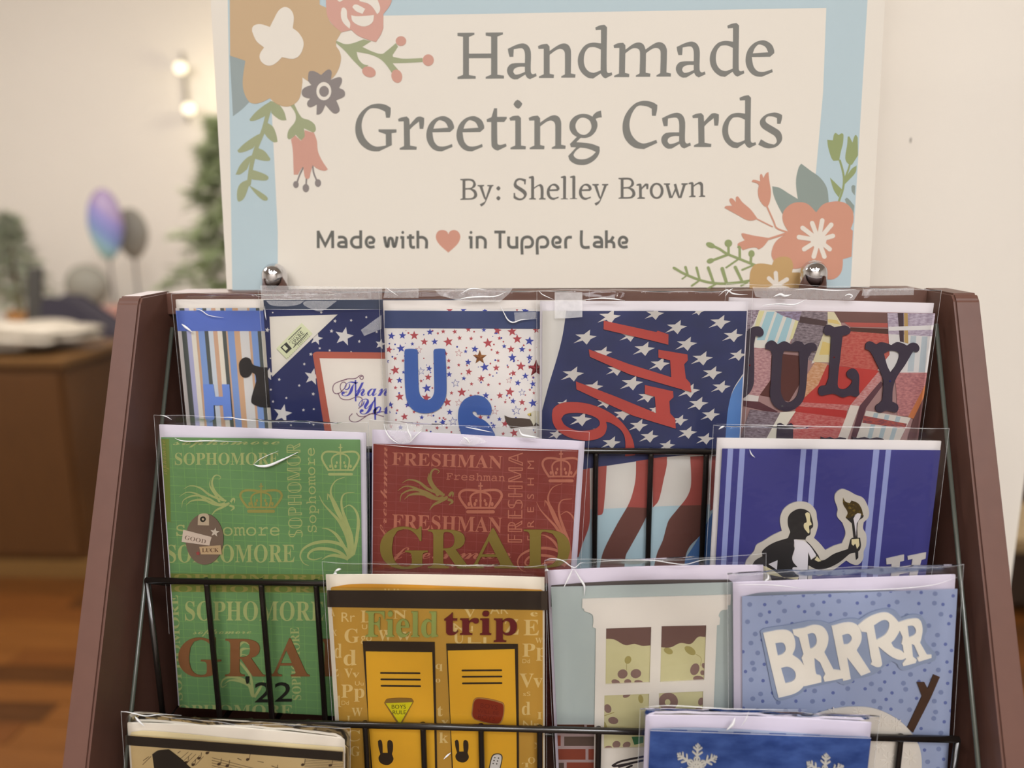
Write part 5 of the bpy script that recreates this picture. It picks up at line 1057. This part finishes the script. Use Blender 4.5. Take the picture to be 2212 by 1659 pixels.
for p, hs, z in (('320,605 470,580* 540,600* 568,660* 570,720* 548,775 610,820* 660,900* 660,970* 620,1040* 560,1080* 440,1112', ('415,685 470,680* 490,700* 495,740* 470,770* 435,783', '460,878 510,868* 555,890* 575,930* 560,975* 495,1000'), 0),
              ('550,580 640,565 720,542* 790,560* 827,620* 825,690* 798,755 870,890 945,900 940,960 840,980 800,985 790,955 805,925 765,835 720,800 735,925* 770,940* 775,990 640,1022 635,980 660,960 655,905 620,800 635,770 600,640 560,620', ('667,615 710,605* 735,640* 735,690* 710,720* 688,728',), 1),
              ('855,550 980,522* 1050,540* 1085,600* 1085,670* 1050,740 1160,910 1085,940 975,795 1005,965 945,980 920,880', ('937,622 985,612* 1010,635* 1010,660* 985,690* 950,695',), 0),
              ('1060,545 1130,490* 1230,450* 1300,450* 1370,510* 1390,570* 1350,650* 1320,680 1345,720* 1400,745* 1435,790* 1400,815* 1340,800* 1280,760* 1220,710 1245,820* 1245,860* 1210,872* 1160,850 1170,830 1160,790 1130,600 1090,595', ('1185,545 1260,503* 1300,520* 1300,570* 1270,620* 1205,660',), 1),
              ('1380,520 1470,495* 1540,500* 1565,570* 1555,650* 1545,680 1600,775 1635,775 1635,800 1535,830 1520,800 1540,790 1500,700 1480,690 1490,790 1520,815 1510,840 1415,865 1408,845 1435,810 1425,790 1410,700 1400,690 1410,640 1375,560', ('1448,550 1490,550* 1512,580* 1505,615* 1460,640',), 0)):
    C.ink('letter', 'f0eade', lambda I: I.P(p, FZ, hs), th=.0006+z*.00005, z=.0011)
C.crease('92,230 400,232* 700,270', FZ, .0002); C.crease('330,200 360,180* 358,145', FZ, .0006); C.crease('700,270 1200,268* 1640,232* 1838,170', FZ, .0002)
# ---- row 4
Fa = (240, 1500, 560/2212); Fb = (1360, 1500, 770/2212)
C = Card('cream sheet music card with a black band, leftmost of the front row', .406, fpx(Fa, 120, 268), fpx(Fa, 2000, 405), fpx(Fa, 160, 352), fpx(Fa, 1982, 492), 'd4bc8a', env='e6dccc', sl=(.0026, .0085), arc=.0022, bgm=mat('d8c08e', .65, .1, 40., h2='c4a874'))
C.back('162,350 170,325 280,312* 700,345* 1200,395* 1980,455 1982,520 162,420', Fa, 'e8d7a8')
C.ink('card_edge_line', 'f0e2b8', lambda I: I.stroke('165,352 700,392* 1200,428* 1980,490', 12, Fa, cap=False))
C.ink('black_band', '2e261e', lambda I: I.P('120,352 1978,492 1975,570 120,432', Fa), th=.0003)
C.ink('black_cutout', '2e261e', lambda I: I.P('350,512 400,482* 490,472 600,558* 690,640* 900,760 900,1100 420,1100 365,620', Fa), th=.0004, z=.0003)
def f(I):
    for k in range(5):
        I.stroke(f'{1650},{560+14*k} 2000,{575+14*k}', 4, Fa, cap=False); I.stroke(f'{860},{540+22*k} {1250},{640+22*k}', 4, Fa, cap=False); I.stroke(f'{590+32*k},{550+14*k} {660+32*k},{490+10*k}', 4, Fa, cap=False)
        I.stroke(f'{900},{700+25*k} 1900,{780+25*k}', 4, Fa, cap=False)
    for x, y in ((750, 545), (640, 580), (700, 600), (920, 595), (990, 610), (1165, 555), (1635, 600), (1870, 605), (820, 500), (1030, 700), (1400, 650)): I.poly(ell(x, y, 16, 12, Fa, -20, n=10)); I.stroke(f'{x+14},{y} {x+22},{y-50}', 5, Fa, cap=False)
    I.stroke('270,600 340,530', 5, Fa); I.stroke('275,565 320,532', 5, Fa); I.stroke('570,500 590,485', 6, Fa); I.stroke('1080,545 1110,560', 6, Fa); I.stroke('1250,570 1300,580', 5, Fa); I.stroke('1370,610 1440,635', 5, Fa)
C.ink('music_print', '4c3826', f)
C.crease('205,190 225,215* 285,275', Fa, .0006); C.crease('85,150 130,150* 200,165* 300,185* 420,170* 600,180', Fa, .0003)
C = Card('deep blue card with white snowflakes, right of the front row', .409, fpx(Fb, 103, 148), fpx(Fb, 1512, 194), fpx(Fb, 128, 222), fpx(Fb, 1499, 270), '3f5c9e', env='dcd4e4', sl=(.0035, .0062), arc=.0012, bgm=mat('4a68ac', .6, .1, 60., h2='2c4888', stretch=(1, 2, 1), contrast=(.35, .68)))
bk = C.back('128,225 140,214 400,208* 800,225* 1200,252* 1480,265 1480,330 128,330', Fb, 'b8c4dc')
I = Ink(C.S, -.0014); [I.P(f'{a},{b-18} {a+105},{b-16} {a+105},{b+40} {a},{b+40}', Fb) for a, b in ((252, 230), (444, 232), (645, 246), (866, 256), (1078, 266))]; I.build('check_print', mat('6a80b8'), bk)
C.ink('card_edge_line', 'eceef4', lambda I: I.stroke('128,222 1499,270', 8, Fb, cap=False))
def flake(I, cx, cy, r, fr, rot, fat):
    for k in range(6):
        a = math.radians(rot+60*k); d = Vector((math.cos(a), math.sin(a))); c = Vector((cx, cy))
        def Q(p): return Vector(fpx(fr, p.x, p.y))
        I.stroke([Q(c), Q(c+d*r)], fat*fr[2])
        for t, l in ((.5, .26), (.72, .22), (.88, .1)):
            for s in (-1, 1):
                e = math.radians(rot+60*k+s*52); I.stroke([Q(c+d*r*t), Q(c+d*r*t+Vector((math.cos(e), math.sin(e)))*r*l)], fat*.8*fr[2])
        b = c+d*r*.33; I.poly(ell(b.x, b.y, r*.15, r*.15, fr), ell(b.x, b.y, r*.09, r*.09, fr))
    I.poly(ell(cx, cy, r*.26, r*.26, fr), ell(cx, cy, r*.15, r*.15, fr))
C.ink('snowflake', 'dcd8cc', lambda I: flake(I, 415, 450, 138, Fb, -86, 13), th=.0007, z=.0002)
C.ink('snowflake', 'dcd8cc', lambda I: flake(I, 1208, 500, 128, Fb, -84, 13), th=.0007, z=.0002)
C.crease('655,145 640,185* 600,225', Fb, .0009); C.crease('740,105 720,160* 690,200', Fb, .0003); C.crease('90,80 250,70* 600,90* 1100,98', Fb, .00025)
bpy.data.scenes.remove(_tmp)
